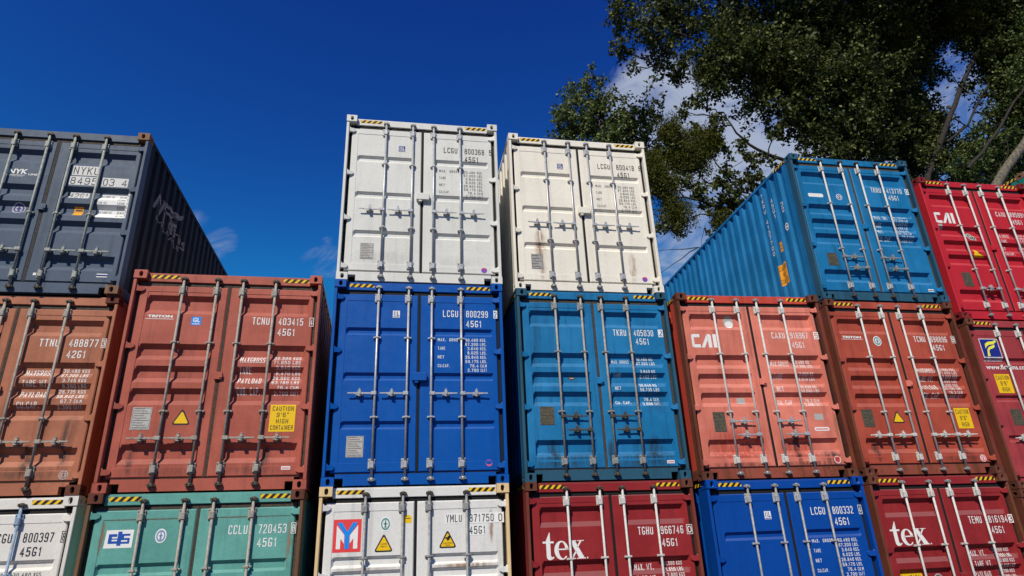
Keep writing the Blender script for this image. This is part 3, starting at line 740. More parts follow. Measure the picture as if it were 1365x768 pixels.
# ---- paints
RUSTY = paint('rusted_casting', (.115, .038, .024), .8, .5, .7, .9, .2, .6)
SILL = paint('scuffed_rust_sill', (.24, .055, .035), .75, .4, .75, .9, .25, .6)
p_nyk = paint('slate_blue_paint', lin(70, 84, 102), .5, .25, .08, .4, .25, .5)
p_nyk_shade = paint('shaded_side_paint', lin(17, 19, 32), .6, .1, .05, .3, .2, .3)  # slate container again, with the shade of its long side put into the colour
p_tan = paint('tan_casting', lin(128, 96, 74), .7, .2, .35, .4, .2, .3)
p_ora = paint('orange_brown_paint', lin(158, 98, 72), .5, 0.47, .10, .35, .25, .5)
p_wh0 = paint('grey_white_paint', lin(214, 210, 202), .5, .1, .04, .2, .0, .4)
p_brk = paint('brick_red_paint', lin(160, 82, 66), .45, 0.44, .06, .3, .3, .5)
p_teal = paint('teal_paint', lin(88, 148, 138), .5, 0.44, .16, .3, .25, .5)
p_ruf = paint('rusty_olive_frame', lin(110, 78, 56), .7, .2, .5, .4, .2, .3)
p_wh2 = paint('light_grey_paint', lin(210, 210, 203), .45, .1, .02, .12, .0, .45)
p_blu = paint('royal_blue_paint', (.0008, .078, .35), .36, .10, .02, .16, .3, .55, .26)
p_wh1 = paint('white_paint', lin(214, 213, 208), .5, .1, .10, .25, .0, .4)
p_cream = paint('cream_rust_casting', lin(214, 186, 138), .6, .2, .34, .3, .1, .3)
p_cwh = paint('cream_white_paint', lin(228, 222, 207), .45, .1, .03, .13, .0, .45)
p_mid = paint('cobalt_blue_paint', (.009, .150, .34), .45, 0.40, .07, .5, .25, .5)
p_midf = paint('grimy_teal_blue', (.020, .085, .14), .6, .2, .26, .6, .1, .3)
p_mar = paint('maroon_paint', lin(134, 36, 38), .45, 0.38, .05, .25, .75, .4)
p_marf = paint('rust_maroon_frame', lin(112, 52, 42), .7, .2, .45, .4, .2, .3)
p_sal = paint('salmon_red_paint', lin(199, 113, 95), .5, 0.52, .12, .35, .35, .5)
p_salh = paint('orange_red_paint', lin(190, 72, 56), .55, .2, .25, .4, .2, .3)
p_salf = paint('brown_rust_frame', (.135, .036, .022), .75, .5, .75, .9, .15, .6)
p_blu2 = paint('deep_blue_paint', (.001, .055, .30), .38, .10, .02, .16, .4, .5, .26)
p_trn = paint('rust_red_paint', lin(160, 70, 52), .5, 0.42, .09, .3, .4, .45)
p_red = paint('bright_red_paint', (.47, .018, .028), .42, .12, .03, .2, .35, .4)
p_flo = paint('dull_maroon_paint', lin(150, 56, 58), .5, 0.42, .07, .3, .3, .4)
p_grn = paint('sea_green_paint', (.012, .22, .15), .5, .15, .06, .3, .3, .3)

def rust_run(u0, z0, z1, w0, name='rust_streak', m_=None):
    d = Decal(name); n = 14; rr = random.Random(int(u0*1000)); rows = []
    for i in range(n+1):
        t = i/n; ww = w0*(.8+.5*math.sin(math.pi*min(1, t*1.1)))*rr.uniform(.85, 1.15); c = u0 + rr.uniform(-.006, .006); e = min(1, t*5)*min(1, (1-t)*3.0+.15)
        rows.append([(c+ww*q, z0+(z1-z0)*t, e*a) for q, a in ((-1, 0), (-.55, .45), (-.2, 1), (.2, 1), (.55, .45), (1, 0))])
    return d.soft(rows, m_, -.5)
def grime_pool(x0, x1, z0, z1, name, m_, peak=1.0):
    """soft-edged blot of dirt, strongest at its middle"""
    d = Decal(name); n = 8; rows = []
    for i in range(n+1):
        t = i/n; rows.append([(x0+(x1-x0)*k/n, z0+(z1-z0)*t, peak*math.sin(math.pi*t)*math.sin(math.pi*k/n)) for k in range(n+1)])
    return d.soft(rows, m_, -.5)
def stain_mat(name, base, stain, strength):
    mt, nt, N, L, P = node_mat(name); g = N.new('ShaderNodeNewGeometry')
    n1 = noise(N, L, g.outputs['Position'], 1.0, 6, .6, (40, 40, 1.2))
    c = mixc(N, L, ramp(N, L, n1, .40, .75), base, stain); L.new(c, P.inputs['Base Color']); P.inputs['Roughness'].default_value = .6
    tr = N.new('ShaderNodeBsdfTransparent'); mx = N.new('ShaderNodeMixShader')
    at_ = N.new('ShaderNodeAttribute'); at_.attribute_name = 'opacity'; mu = N.new('ShaderNodeMath'); mu.operation = 'MULTIPLY'; L.new(at_.outputs['Fac'], mu.inputs[0])
    L.new(ramp(N, L, noise(N, L, g.outputs['Position'], 1.0, 6, .65, (22, 22, 3)), .28, .66, strength), mu.inputs[1]); L.new(mu.outputs[0], mx.inputs[0]); L.new(tr.outputs[0], mx.inputs[1]); L.new(P.outputs[0], mx.inputs[2])
    L.new(mx.outputs[0], N['Material Output'].inputs[0]); return mt
s_rust = stain_mat('rust_stain', (.36, .19, .09), (.24, .10, .04), .75)
s_grime = stain_mat('grime_stain', (.02, .03, .03), (.04, .035, .03), .6)
s_fresh = stain_mat('fresh_red_patch', (.52, .075, .045), (.46, .06, .04), .8)
s_bare = stain_mat('bare_patch', (.10, .05, .035), (.03, .022, .02), .9)
# ================================================================= column A
nyk = Decal('lettering')
nyk.rect(1.482, 1.842, 1.850, 2.008, M['placard'], 0).rect(1.466, 1.842, 1.690, 1.832, M['placard'], 0); nyk.rect(1.900, 2.248, 1.684, 1.830, M['placard'], 0); nyk.rect(1.492, 1.755, 1.488, 1.592, M['placard'], 0)
nyk.pen('NYKU', 1.498, 1.832, 1.868, 1.992, BK, 1, .10).pen('8495', 1.486, 1.832, 1.700, 1.816, BK, 1, .10).pen('03', 1.915, 2.062, 1.698, 1.812, BK, 1, .10).pen('4', 2.165, 2.235, 1.696, 1.810, BK, 1, .10).pen('42G1', 1.503, 1.735, 1.502, 1.580, BK, 1, .10)
nykw = Decal('weight_placard'); nykw.rect(1.902, 2.308, 1.180, 1.576, WH, 0)
for i, (a, b) in enumerate((('MAX GROSS WGT', '30,480KGS'), ('', '67,200LBS'), ('TARE WGT', '3,640KGS'), ('', '8,020LBS'), ('MAX CARGO WGT', '26,840KGS'), ('', '59,180LBS'))):
    z = 1.525 - i*.063
    if a: nykw.pen(a, 1.912, 1.912+.014*len(a), z, z+.035, BK, 1, .12)
    nykw.pen(b, 2.16, 2.30, z, z+.035, BK, 1, .12)
nykl = Decal('logo'); nykl.text('NYK', .66, .905, 1.825, 1.905, WH, 0, .03, .12).text('LINE', .925, 1.045, 1.808, 1.838, WH, 0, .02).rect(.62, .885, 1.802, 1.808, WH, 0).text('NIPPON YUSEN KAISHA', .62, .86, 1.780, 1.797, WH, 0, .0)
nyko = Decal('small_sticker'); nyko.rect(1.604, 1.724, 1.208, 1.352, M['orange'], 0); nyko.rect(1.62, 1.71, 1.29, 1.315, BK, 1)
nyks = Decal('small_sticker'); nyks.rect(1.32, 1.36, .165+.10, .30, WH, 0).rect(1.40, 1.44, .265, .30, WH, 0)
nykc = small_label(2.10, 2.235, .262, .315, WH, M['navy'])
wing = Decal('logo'); g_ = M['dim']
wing.text('N', .70, 1.0, 1.74, 2.02, g_, 0, .0, .3); wing.text('Y', .98, 1.22, 1.90, 2.03, g_, 0, .0, .2)
for p in ([(1.00, 1.98), (1.25, 2.10), (1.45, 2.06), (1.62, 2.02), (1.46, 1.99), (1.24, 2.04)], [(1.45, 2.10), (1.72, 2.16), (1.98, 2.26), (1.90, 2.14), (1.72, 2.06), (1.56, 2.04), (1.66, 2.10)], [(1.22, 1.98), (1.42, 1.95), (1.62, 1.95), (1.42, 1.90), (1.22, 1.93)], [(1.40, 1.90), (1.66, 1.93), (1.80, 2.02), (1.78, 1.92), (1.62, 1.86), (1.44, 1.85)], [(.88, 1.74), (.93, 1.74), (1.00, 1.95), (.97, 1.97)]): wing.poly(p, g_, 0)
wing.text('L', 1.10, 1.22, 1.68, 1.86, g_, 0, .02).text('GISTICS', 1.36, 2.24, 1.70, 1.86, g_, 0, .02); wing.text('& MEGACARRIER', .80, 2.10, 1.585, 1.665, g_, 0, .0)
put('A', 2, ST+.004, 'dark slate blue container with white placards, topmost at the left edge of the stack', H=ST, style='low', body=p_nyk, side=p_nyk_shade, frame=p_nyk, cast=p_tan, rod=M['rod_green'], fit=M['rod_green'], cam=M['grease'], gasket=M['rubber_brown'], header=p_nyk, handles=('out', .628), handle_mat=M['rod_green'], lock='small', rods={'L': (.65, 1.09), 'R': (1.43, 1.85)}, guides=(1.20,),
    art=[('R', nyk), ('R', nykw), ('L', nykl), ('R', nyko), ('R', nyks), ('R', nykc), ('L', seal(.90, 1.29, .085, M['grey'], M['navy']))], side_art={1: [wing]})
tt = [('MAXGROSS', .32), ('TARE WT.', .305), ('PAYLOAD', .30), ('CU.CAP.', .25)]
put('A', 1, 0, 'orange brown container numbered 488877, under the dark slate blue container', H=ST, style='low', body=p_ora, frame=p_ora, cast=RUSTY, rod=M['rod_beige'], cam=M['grease'], gasket=M['rubber_brown'], handles=('out', .642), lock='small',
    art=[('R', rust_run(1.72, .64, .2, .06, 'rust_streak', s_bare)), ('R', rust_run(2.12, 1.0, .25, .06, 'grime_streak', s_grime)), ('R', grime_pool(1.25, 2.33, .17, .36, 'grime_pool', s_grime, .7)), ('R', ident('TTNU', '488877', '3', '42G1', 1.876, WH, 'frame', nx=(1.918, 2.265), px=(1.565, 1.80))), ('R', weights(tt, vals8('30.480', '67.200', '3.745', '8.260', '26.735', '58.940', '67.7', '2.390'), 1.492, .14, 1.540, .068, WH, 1.475, (1.915, 2.215), .078, .046)), ('R', seal(2.19, .246, .055, M['grey'], p_ora))])
put('A', 0, -HC, 'off-white container with black digits and blue-grey rods, lowest in the left corner', style='rib', body=p_wh0, rod=M['rod_blue'], fit=M['rod_blue'], cam=M['grease'], handles=('out', 1.20), lock='box',
    art=lcg('800397', '8', 2.384, BK, 'frame'))
# ================================================================= column B
tri = lambda: warn_tri(.735, .965, .818, 1.030)
trit = Decal('logo'); trit.text('TRITON', .235, .545, 2.245, 2.282, WH, 0, .05); trit.rect(.215, .56, 2.222, 2.229, WH, 0)
gl = Decal('register_sticker'); gl.rect(.786, .908, 2.148, 2.266, M['cyan'], 0).text('GL', .805, .892, 2.190, 2.252, WH, 1, .03).rect(.80, .895, 2.160, 2.170, WH, 1)
tc = [('MAXGROSS', .315), ('TARE', .15), ('PAYLOAD', .29), ('CUB. CAP.', .285)]
put('B', 1, 0, 'brick red container numbered 403415 with yellow caution square, topmost between dark slate and royal blue', style='band', body=p_brk, cast=p_brk, rod=M['rod_beige'], cam=M['grease'], gasket=M['rubber_brown'], handles=('out', .645), lock='small',
    art=[('L', rust_run(.33, .60, .2, .05, 'grime_streak', s_grime)), ('R', rust_run(1.9, .58, .2, .07, 'grime_streak', s_grime)), ('R', grime_pool(1.25, 2.33, .17, .34, 'grime_pool', s_grime, .5)), ('L', grime_pool(.1, 1.19, .17, .34, 'grime_pool', s_grime, .5)), ('R', ident('TCNU', '403415', '4', '45G1', 2.174, WH)), ('R', weights(tc, vals8('32.500', '71.650', '3.840', '8.470', '28.660', '63.180', '76.4', '2.700', m='CUM', f='CUFT'), 1.637, .141, 1.692, .0686, WH, 1.463, (1.90, 2.235), .085, .046)),
         ('L', trit), ('L', gl), ('L', plate(.268, .492, .758, 1.040, M['paper'], 9, M['grey_ink'])), ('L', tri()), ('R', caution(1.910, 2.226, .727, 1.076, ['CAUTION', '9\'6"', 'HIGH', 'CONTAINER'])), ('R', small_label(2.11, 2.22, .25, .292, WH, M['red']))])
put('B', 0, -HC, 'teal green container with a blue and white emblem, under the brick red container', style='rib_low', body=p_teal, frame=p_ruf, cast=RUSTY, rod=M['rod_beige'], cam=M['grease'], gasket=M['rubber_brown'], handles=('out', 1.20), rods={'L': (0.6, 1.06), 'R': (1.388, 1.842)}, lock='small',
    art=[('L', rust_run(.20, 2.60, 2.2, .03, 'rust_streak', s_rust)), ('R', rust_run(2.29, 2.60, 2.0, .03, 'rust_streak', s_rust)), ('L', grime_pool(.12, 1.18, 2.575, 2.612, 'rust_seam', s_rust, .8)), ('R', grime_pool(1.26, 2.33, 2.575, 2.612, 'rust_seam', s_rust, .8)), ('R', ident('CCLU', '720453', '8', '45G1', 2.396, WH, px=(1.585, 1.80), nx=(1.927, 2.250))), ('L', cs_logo()), ('L', seal(.838, 2.405, .062, WH, M['sealink'], 1.3))])
# ================================================================= column C
put('C', 2, HC, 'light grey container numbered 800368, topmost on the royal blue container', style='rib', body=p_wh2, rod=M['galv'], fit=M['galv'], cam=M['zinc'], handles=('out', 1.20), lock='box',
    art=[('L', grime_pool(.15, 1.15, .18, .55, 'grime_pool', s_grime, .22)), ('R', grime_pool(1.3, 2.3, .18, .5, 'grime_pool', s_grime, .2)), ('L', rust_run(.62, .30, .18, .04, m_=s_rust))] + lcg('800368', '5', 2.330, BK, 'plain') + [('L', lr_sticker(2.30, M['navy'], WH)), ('L', plate(.315, .512, .372, .634, M['paper'], 9, M['grey_ink'])), ('R', dotlabel(2.175, .245, .045, M['purple'], M['pink']))])
put('C', 1, 0, 'royal blue container numbered 800299 with bright steel rods, in the middle of the stack', style='rib', body=p_blu, rod=M['galv'], fit=M['galv'], cam=M['zinc'], handles=('out', 1.225), lock='box',
    art=lcg('800299', '2', 2.372, WH, 'fill', p_blu) + [('L', lr_sticker(2.345, WH, M['navy'])), ('L', plate(.285, .508, .378, .654, M['paper'], 9, M['grey_ink'])), ('R', dotlabel(2.184, .280, .045, M['pink'], M['purple']))])
yml = Decal('lettering'); yml.rect(1.590, 1.822, 2.410, 2.540, M['white'], 0).rect(1.900, 2.368, 2.408, 2.538, M['white'], 0).rect(1.900, 2.135, 2.262, 2.392, M['white'], 0)
yml.pen('YMLU', 1.610, 1.812, 2.428, 2.522, BK, 1, .11).pen('871750', 1.914, 2.232, 2.426, 2.520, BK, 1, .11).pen('0', 2.295, 2.345, 2.424, 2.520, BK, 1, .11).pen('45G1', 1.912, 2.122, 2.278, 2.374, BK, 1, .11)
t1 = warn_tri(.702, .945, 2.100, 2.324); t1.text('SUPER', .785, .865, 2.185, 2.202, BK, 2, 0).text('HEAVY', .785, .865, 2.155, 2.172, BK, 2, 0)
t2 = warn_tri(1.510, 1.748, 2.119, 2.343); t2.poly([(1.585, 2.235), (1.612, 2.232), (1.625, 2.205), (1.648, 2.215), (1.640, 2.245), (1.668, 2.262), (1.640, 2.268), (1.626, 2.248), (1.606, 2.250)], BK, 2).text('CAUTION', 1.57, 1.69, 2.165, 2.188, BK, 2, 0).rect(1.60, 1.66, 2.150, 2.156, BK, 2)
tag_ = Decal('small_sticker'); tag_.poly([(1.072, 2.436), (1.160, 2.436), (1.168, 2.45), (1.168, 2.51), (1.150, 2.528), (1.125, 2.536), (1.10, 2.526), (1.072, 2.522)], M['yellow'], 0).rect(1.09, 1.15, 2.488, 2.496, BK, 1)
put('C', 0, -HC, 'white container with a red square emblem and two warning triangles, under the royal blue container', style='twin', body=p_wh1, frame=p_cream, cast=p_cream, rod=M['galv_dull'], fit=M['galv_dull'], cam=M['grease'], handles=('out', .95), rods={'L': (0.578, 1.052), 'R': (1.392, 1.875)}, lock='small',
    art=[('R', grime_pool(1.42, 2.30, 1.875, 1.945, 'rust_seam', s_rust, .9)), ('L', grime_pool(.20, 1.08, 1.885, 1.935, 'rust_seam', s_rust, .5)), ('R', rust_run(2.2, 2.62, 2.15, .03, 'rust_streak', s_rust)), ('R', yml), ('L', ym_logo(.197, .541, 2.113, 2.501)), ('L', seal(.838, 2.432, .070, WH, M['teal'], 1.3)), ('L', t1), ('R', t2), ('L', tag_)])
# ================================================================= column D
put('D', 2, HC, 'cream white container numbered 800418 with rust streaks, topmost on the cobalt blue container', style='rib', body=p_cwh, rod=M['galv'], fit=M['galv'], cam=M['zinc'], handles=('out', 1.20), rods={'L': (.625, 1.048), 'R': (1.378, 1.795)}, lock='box',
    art=lcg('800418', '8', 2.330, BK, 'plain') + [('L', lr_sticker(2.275, M['navy'], WH)), ('L', plate(.295, .485, .380, .640, M['plate'])), ('R', dotlabel(2.165, .255, .045, M['purple'], M['pink'])),
        ('L', rust_run(.455, 1.16, .19, .085, m_=s_rust)), ('R', rust_run(1.985, .73, .19, .06, m_=s_rust))])
tk = [('MAX. GROSS', .275), ('TARE', .125), ('NET', .095), ('CU. CAP.', .24)]
tkr = weights(tk, list(zip(('30.480', '67.200', '3.840', '8.465', '26.640', '58.735', '76.4', '2.698'), ('KG', 'LBS', 'KG', 'LBS', 'KG', 'LBS', 'CU.M.', 'CU.FT.'))), 1.738, .211, [1.785, 1.715, 1.575, 1.505, 1.365, 1.295, 1.155, 1.085], 0, WH, 1.455, (1.858, 2.15), .050, .050)
scr = Decal('scuff_mark'); scr.poly([(.235, 1.90), (.243, 1.90), (.268, 1.985), (.262, 1.985)], BK, 0)
sqc = Decal('small_sticker'); sqc.poly([(.745, 1.52), (.80, 1.53), (.86, 1.52), (.85, 1.49), (.81, 1.465), (.76, 1.485)], M['grease'], 0).rect(.775, .84, 1.495, 1.51, M['grey'], 1)
put('D', 1, 0, 'cobalt blue container numbered 405030 with grimy castings, under the cream white container', style='band', body=p_mid, frame=p_midf, cast=p_midf, sill=p_midf, rod=M['rod_beige'], fit=M['galv_dull'], cam=M['grease'], gasket=M['rubber_brown'], handles=('in', .915, .718), handle_mat=M['grease'], rods={'L': (0.605, 1.02), 'R': (1.352, 1.768)}, lock='small',
    art=[('R', ident('TKRU', '405030', '2', '45G1', 2.170, WH, 'fill', .02, (1.512, 1.724), (1.847, 2.168), (2.25, 2.328), dz=-.137, codew=.215, chkmat=p_mid)), ('R', tkr), ('L', plate(.280, .492, .795, 1.062, M['plate_dark'])), ('L', sqc), ('L', scr), ('R', small_label(2.13, 2.245, .228, .272, WH, M['red'])),
         ('L', rust_run(.46, .60, .185, .10, 'grime_streak', s_grime)), ('R', rust_run(1.98, .66, .185, .12, 'grime_streak', s_grime)), ('R', rust_run(1.30, .60, .185, .05, 'grime_streak', s_grime)), ('L', grime_pool(.10, 1.19, .14, .40, 'grime_pool', s_grime)), ('R', grime_pool(1.25, 2.34, .14, .40, 'grime_pool', s_grime)), ('R', grime_pool(1.9, 2.28, .95, 1.35, 'grime_pool', s_grime, .5))])
tx = [('MAX. WT.', .27), ('TARE WT.', .29), ('PAYLOAD', .27), ('CU. CAP.', .24)]
def texw(z): return weights(tx, vals8('32.500', '71.650', '3.800', '8.370', '28.700', '63.280', '76.4', '2.700'), z, .147, z+.048, .0735, WH, 1.485, (1.905, 2.175), .078, .048)
put('D', 0, -HC, 'maroon container with large white serif letters, under the cobalt blue container', style='band', body=p_mar, frame=p_marf, cast=RUSTY, rod=M['rod_white'], cam=M['grease'], handles=('out', .64), rods={'L': (0.585, 1.06), 'R': (1.392, 1.858)}, lock='small',
    art=[('L', serif_tex(.215, .800, 1.895, 2.236, WH)), ('R', ident('TGHU', '966746', '0', '45G1', 2.166, WH, 'frame', .0, (1.572, 1.790), (1.905, 2.235), (2.285, 2.372), dz=-.16)), ('R', texw(1.718))])
# ================================================================= column E
ca = [('MAX.GROSS', .31), ('TARE', .155), ('NET', .115), ('CU. CAP', .235)]
caw = weights(ca, list(zip(('30.480', '67.200', '3.860', '8.510', '26.620', '58.690', '76.2', '2.690'), ('KG', 'LBS', 'KG', 'LBS', 'KG', 'LBS', 'CU.M', 'CU.FT'))), 1.715, .206, [1.758, 1.690, 1.552, 1.484, 1.346, 1.278, 1.14, 1.072], 0, WH, 1.45, (1.86, 2.15), .078, .052)
sp1 = Decal('small_sticker'); sp1.disc(.868, 2.445, .085, .10, M['grey'], 0); sp1.disc(.872, 2.405, .07, .06, WH, 1)
sp2 = Decal('small_sticker'); sp2.rect(.785, .915, 1.118, 1.212, M['grey'], 0); sp3 = Decal('small_sticker'); sp3.rect(1.98, 2.12, .855, .95, M['grey'], 0)
sp4 = Decal('small_sticker'); sp4.poly([(1.935, .715), (1.95, .69), (2.17, .69), (2.185, .715), (2.17, .745), (1.95, .745)], WH, 0).rect(1.96, 2.16, .710, .724, M['red'], 1)
def bare(pts):
    c = sum((Vector(p) for p in pts), Vector((0, 0)))/len(pts); k = len(pts); return Decal('paint_loss').soft([[(*(c.lerp(Vector(pts[i % k]), q)), a) for i in range(k+1)] for q, a in ((.02, 1), (.6, 1), (1.15, 0))], s_bare, 0)
put('E', 1, 0, 'salmon red container with white letters and grey paint patches, on the deep blue container', style='band', body=p_sal, side=p_salh, frame=p_salf, cast=RUSTY, header=p_salh, sill=SILL, rod=M['rod_white'], fit=M['rod_white'], cam=M['zinc'], handles=('in', .840, .640), handle_mat=M['galv'], rods={'L': (0.602, 1.02), 'R': (1.36, 1.793)}, lock='small',
    art=[('L', cai_logo(.181, .594, 2.005, 2.226, WH)), ('R', ident('CAXU', '916967', '5', '45G1', 2.163, WH, 'fill', .0, (1.538, 1.764), (1.861, 2.166), (2.272, 2.350), dz=-.158, codew=.21, chkmat=p_sal)), ('R', caw), ('L', sp1), ('L', sp2), ('R', sp3), ('R', sp4),
         ('L', plate(.335, .525, .695, .990, M['plate_dark'])), ('R', seal(2.20, .258, .055, WH, M['red'])), ('R', bare([(1.35, .42), (1.40, .40), (1.44, .44), (1.43, .56), (1.39, .60), (1.35, .55)])), ('R', bare([(1.56, .50), (1.60, .46), (1.66, .52), (1.62, .66), (1.585, .72)])), ('L', grime_pool(.12, 1.19, .16, .80, 'repaint_patch', s_fresh, 1.0)), ('R', grime_pool(1.25, 2.0, .16, .72, 'repaint_patch', s_fresh, .7)), ('R', rust_run(1.60, .66, .18, .05, m_=s_bare)), ('L', grime_pool(.10, 1.19, .165, .25, 'grime_pool', s_bare, .7)), ('R', grime_pool(1.25, 2.34, .165, .25, 'grime_pool', s_bare, .8)), ('R', rust_run(2.30, 1.0, .5, .03, m_=s_rust)), ('R', rust_run(2.12, .42, .18, .16, 'grime_streak', s_grime))])
put('E', 0, -HC, 'deep blue container numbered 800332, lowest tier under the salmon red container', style='rib', body=p_blu2, rod=M['galv_dull'], fit=M['galv'], cam=M['zinc'], handles=('out', 1.225), lock='box',
    art=lcg('800332', '4', 2.384, WH, 'frame') + [('L', lr_sticker(2.345, WH, M['navy']))])
# ================================================================= column F
stack = Decal('lettering')
for i, ch in enumerate('TKRU 4137700'):
    if ch != ' ': z = 2.66-i*.1145; stack.pen(ch, -1.108-.034, -1.108+.034, z-.085, z, WH, 0)
for i, ch in enumerate('45G1'): z = 2.41-i*.115; stack.pen(ch, -.832-.034, -.832+.034, z-.088, z, WH, 0)
for i, ch in enumerate('32'): z = 2.17-i*.115; stack.pen(ch, -.545-.034, -.545+.034, z-.09, z, WH, 0)
sabs = Decal('class_seal'); sabs.ring(-.545, 1.65, .035, .052, WH, 0, a=1.5).rect(-.57, -.52, 1.63, 1.67, WH, 0)
sor = Decal('small_sticker'); sor.rect(-.875, -.795, 1.275, 1.475, M['orange'], 0); sor.rect(-.86, -.81, 1.40, 1.41, BK, 1).rect(-.86, -.81, 1.34, 1.35, BK, 1)
scau = caution(-1.075, -.81, .66, 1.075, ['CAUTION', 'HIGH', 'CONTAINER'], M['orange'])
oval = Decal('small_sticker'); oval.poly([(.245, 2.055), (.26, 2.03), (.53, 2.03), (.548, 2.055), (.548, 2.085), (.53, 2.105), (.26, 2.105), (.245, 2.085)], WH, 0)
tf = [('MAX. GR.', .27), ('TARE', .145), ('NET', .11), ('CU. CAP.', .255)]
put('F', 2, HC, 'cobalt blue container numbered 413770 showing its long ribbed side, topmost beside bright red', style='band', body=p_mid, frame=p_midf, cast=p_midf, side=p_mid, sill=p_midf, rod=M['rod_white'], fit=M['galv'], cam=M['grease'], gasket=M['rubber_brown'], handles=('in', .826, .617), handle_mat=M['galv_dull'], rods={'L': (0.63, 1.04), 'R': (1.387, 1.803)}, lock='small', lock_mat=p_mid,
    art=[('L', oval), ('L', seal(.868, 2.058, .062, WH, M['navy'])), ('R', ident('TKRU', '413770', '0', '45G1', 2.197, WH, 'fill', .0, (1.565, 1.775), (1.895, 2.215), (2.285, 2.36), dz=-.148, codew=.215, chkmat=p_mid)), ('R', weights(tf, vals8('30.480', '67.200', '3.840', '8.465', '26.640', '58.735', '76.3', '2.698', k='KG', l='LB'), 1.625, .141, 1.668, .0665, WH, 1.475, (1.88, 2.185), .080, .044)),
         ('L', plate(.325, .515, .658, .900, M['plate_dark'])), ('R', small_label(2.14, 2.25, .215, .262, WH, M['grease']))], side_art={-1: [stack, sabs, sor, scau]})
trit2 = Decal('logo'); trit2.text('TRITON', .225, .575, 2.222, 2.262, WH, 0, .05); trit2.rect(.205, .595, 2.202, 2.209, WH, 0)
tt2 = [('MAXGROSS', .325), ('TARE WT.', .28), ('PAYLOAD', .30), ('CU. CAP.', .31)]
put('F', 1, 0, 'rust red container with yellow caution square and triangle, between salmon red and dull maroon', style='band', body=p_trn, frame=p_salf, cast=RUSTY, rod=M['rod_white'], fit=M['rod_white'], cam=M['zinc'], handles=('out', .615), sill=SILL, lock='small', lock_mat=p_sal,
    art=[('L', rust_run(.36, .58, .2, .06, 'rust_streak', s_bare)), ('R', rust_run(1.92, .58, .2, .07, 'grime_streak', s_grime)), ('R', grime_pool(1.25, 2.33, .17, .32, 'grime_pool', s_bare, .5)), ('L', trit2), ('L', seal(.862, 2.182, .075, WH, M['teal'], 1.15)), ('R', ident('TCNU', '698896', '9', '45G1', 2.176, WH, px=(1.565, 1.782), nx=(1.886, 2.202), cx=(2.285, 2.360), dz=-.147)), ('R', weights(tt2, vals8('32.500', '71.650', '3.880', '8.550', '28.620', '63.100', '76.3', '2.695'), 1.640, .141, 1.682, .066, WH, 1.462, (1.885, 2.195), .085, .046)),
         ('L', plate(.235, .430, .752, 1.030, M['plate_dark'])), ('L', warn_tri(.752, .985, .812, 1.018)), ('R', caution(1.928, 2.212, .718, 1.050, ['CAUTION', '9\'6"', 'HIGH'])), ('R', seal(2.20, .244, .055, WH, M['red']))])
put('F', 0, -HC, 'maroon container with large white serif letters, under the rust red container', style='band', body=p_mar, frame=p_salf, cast=RUSTY, rod=M['rod_white'], cam=M['zinc'], handles=('out', .64), rods={'L': (0.585, 1.052), 'R': (1.388, 1.862)}, lock='small',
    art=[('L', serif_tex(.205, .820, 1.905, 2.240, WH)), ('R', ident('TEMU', '816194', '3', '45G1', 2.174, WH, 'fill', .0, (1.590, 1.812), (1.940, 2.272), (2.290, 2.372), dz=-.152, codew=.22, chkmat=p_mar)), ('R', texw(1.718)), ('L', caution(.205, .60, 1.20, 1.528, ['CAUTION', '9\'6"', 'HIGH'])), ('L', seal(.86, 1.43, .075, M['grey'], M['grease']))])
# ================================================================= column G and the green one beyond
tri_half = Decal('small_sticker'); tri_half.poly([(.752, 1.255), (.985, 1.262), (.955, 1.30), (.885, 1.335), (.835, 1.425), (.820, 1.425)], M['yellow'], 0)
cg = [('MAX GROSS', .27), ('TARE', .125), ('NET', .10), ('CU.CAP.', .205)]
sq_ = Decal('paint_loss'); sq_.poly([(.195, 1.922), (.285, 1.93), (.300, 1.825), (.215, 1.822)], M['grey'], 0)
blob = Decal('class_seal'); blob.disc(.835, 1.69, .085, .085, M['grey'], 0).ring(.835, 1.69, .03, .052, M['plate_dark'], 1).poly([(.86, 1.61), (.93, 1.60), (.92, 1.69)], M['grey'], 0)
put('G', 2, HC, 'bright red container with white letters and a torn yellow triangle, topmost at the right edge', style='band', body=p_red, frame=p_red, cast=paint('red_casting', lin(120, 34, 36), .7, .2, .4, .3, .1, .3), rod=M['rod_white'], fit=M['rod_white'], cam=M['zinc'], handles=('in', .60, .60), handle_mat=M['galv'], rods={'L': (0.65, 1.03), 'R': (1.377, 1.802)}, lock='small',
    art=[('L', cai_logo(.178, .600, 1.950, 2.175, WH)), ('L', sq_), ('L', blob), ('L', tri_half), ('L', plate(.352, .545, .645, .925, M['plate_dark'])), ('R', ident('CAIU', '895991', '3', '45G1', 2.155, WH, px=(1.565, 1.775), nx=(1.885, 2.215), dz=-.16)), ('R', weights(cg, vals8('32.500', '71.650', '3.880', '8.550', '28.620', '63.100', '76.3', '2.695', k='KG', l='LB'), 1.722, .134, 1.745, .067, WH, 1.47, (1.87, 2.17), .062, .044))])
web = Decal('lettering'); web.text('www.florens.com', .195, 1.075, 1.985, 2.070, WH, 0, .018)
put('G', 1, 0, 'dull maroon container with a blue and yellow flag emblem, under the bright red container', style='rib', body=p_flo, frame=p_salf, cast=RUSTY, rod=M['rod_white'], fit=M['rod_white'], cam=M['zinc'], handles=('out', .80), lock='small',
    art=[('L', florens_logo(.225, .600, 2.140, 2.542)), ('L', web), ('L', caution(.300, .605, 1.568, 1.900, ['CAUTION', '9\'6"', 'HIGH'])), ('L', plate(.385, .59, 1.02, 1.292, M['plate_dark']))])
put('G', 0, -2.69, 'rust brown container whose corner castings show at the lower right edge of the photo', H=2.68, style='low', body=p_salf, cast=RUSTY, rod=M['rod_white'], handles=('out', .64), lock='small')
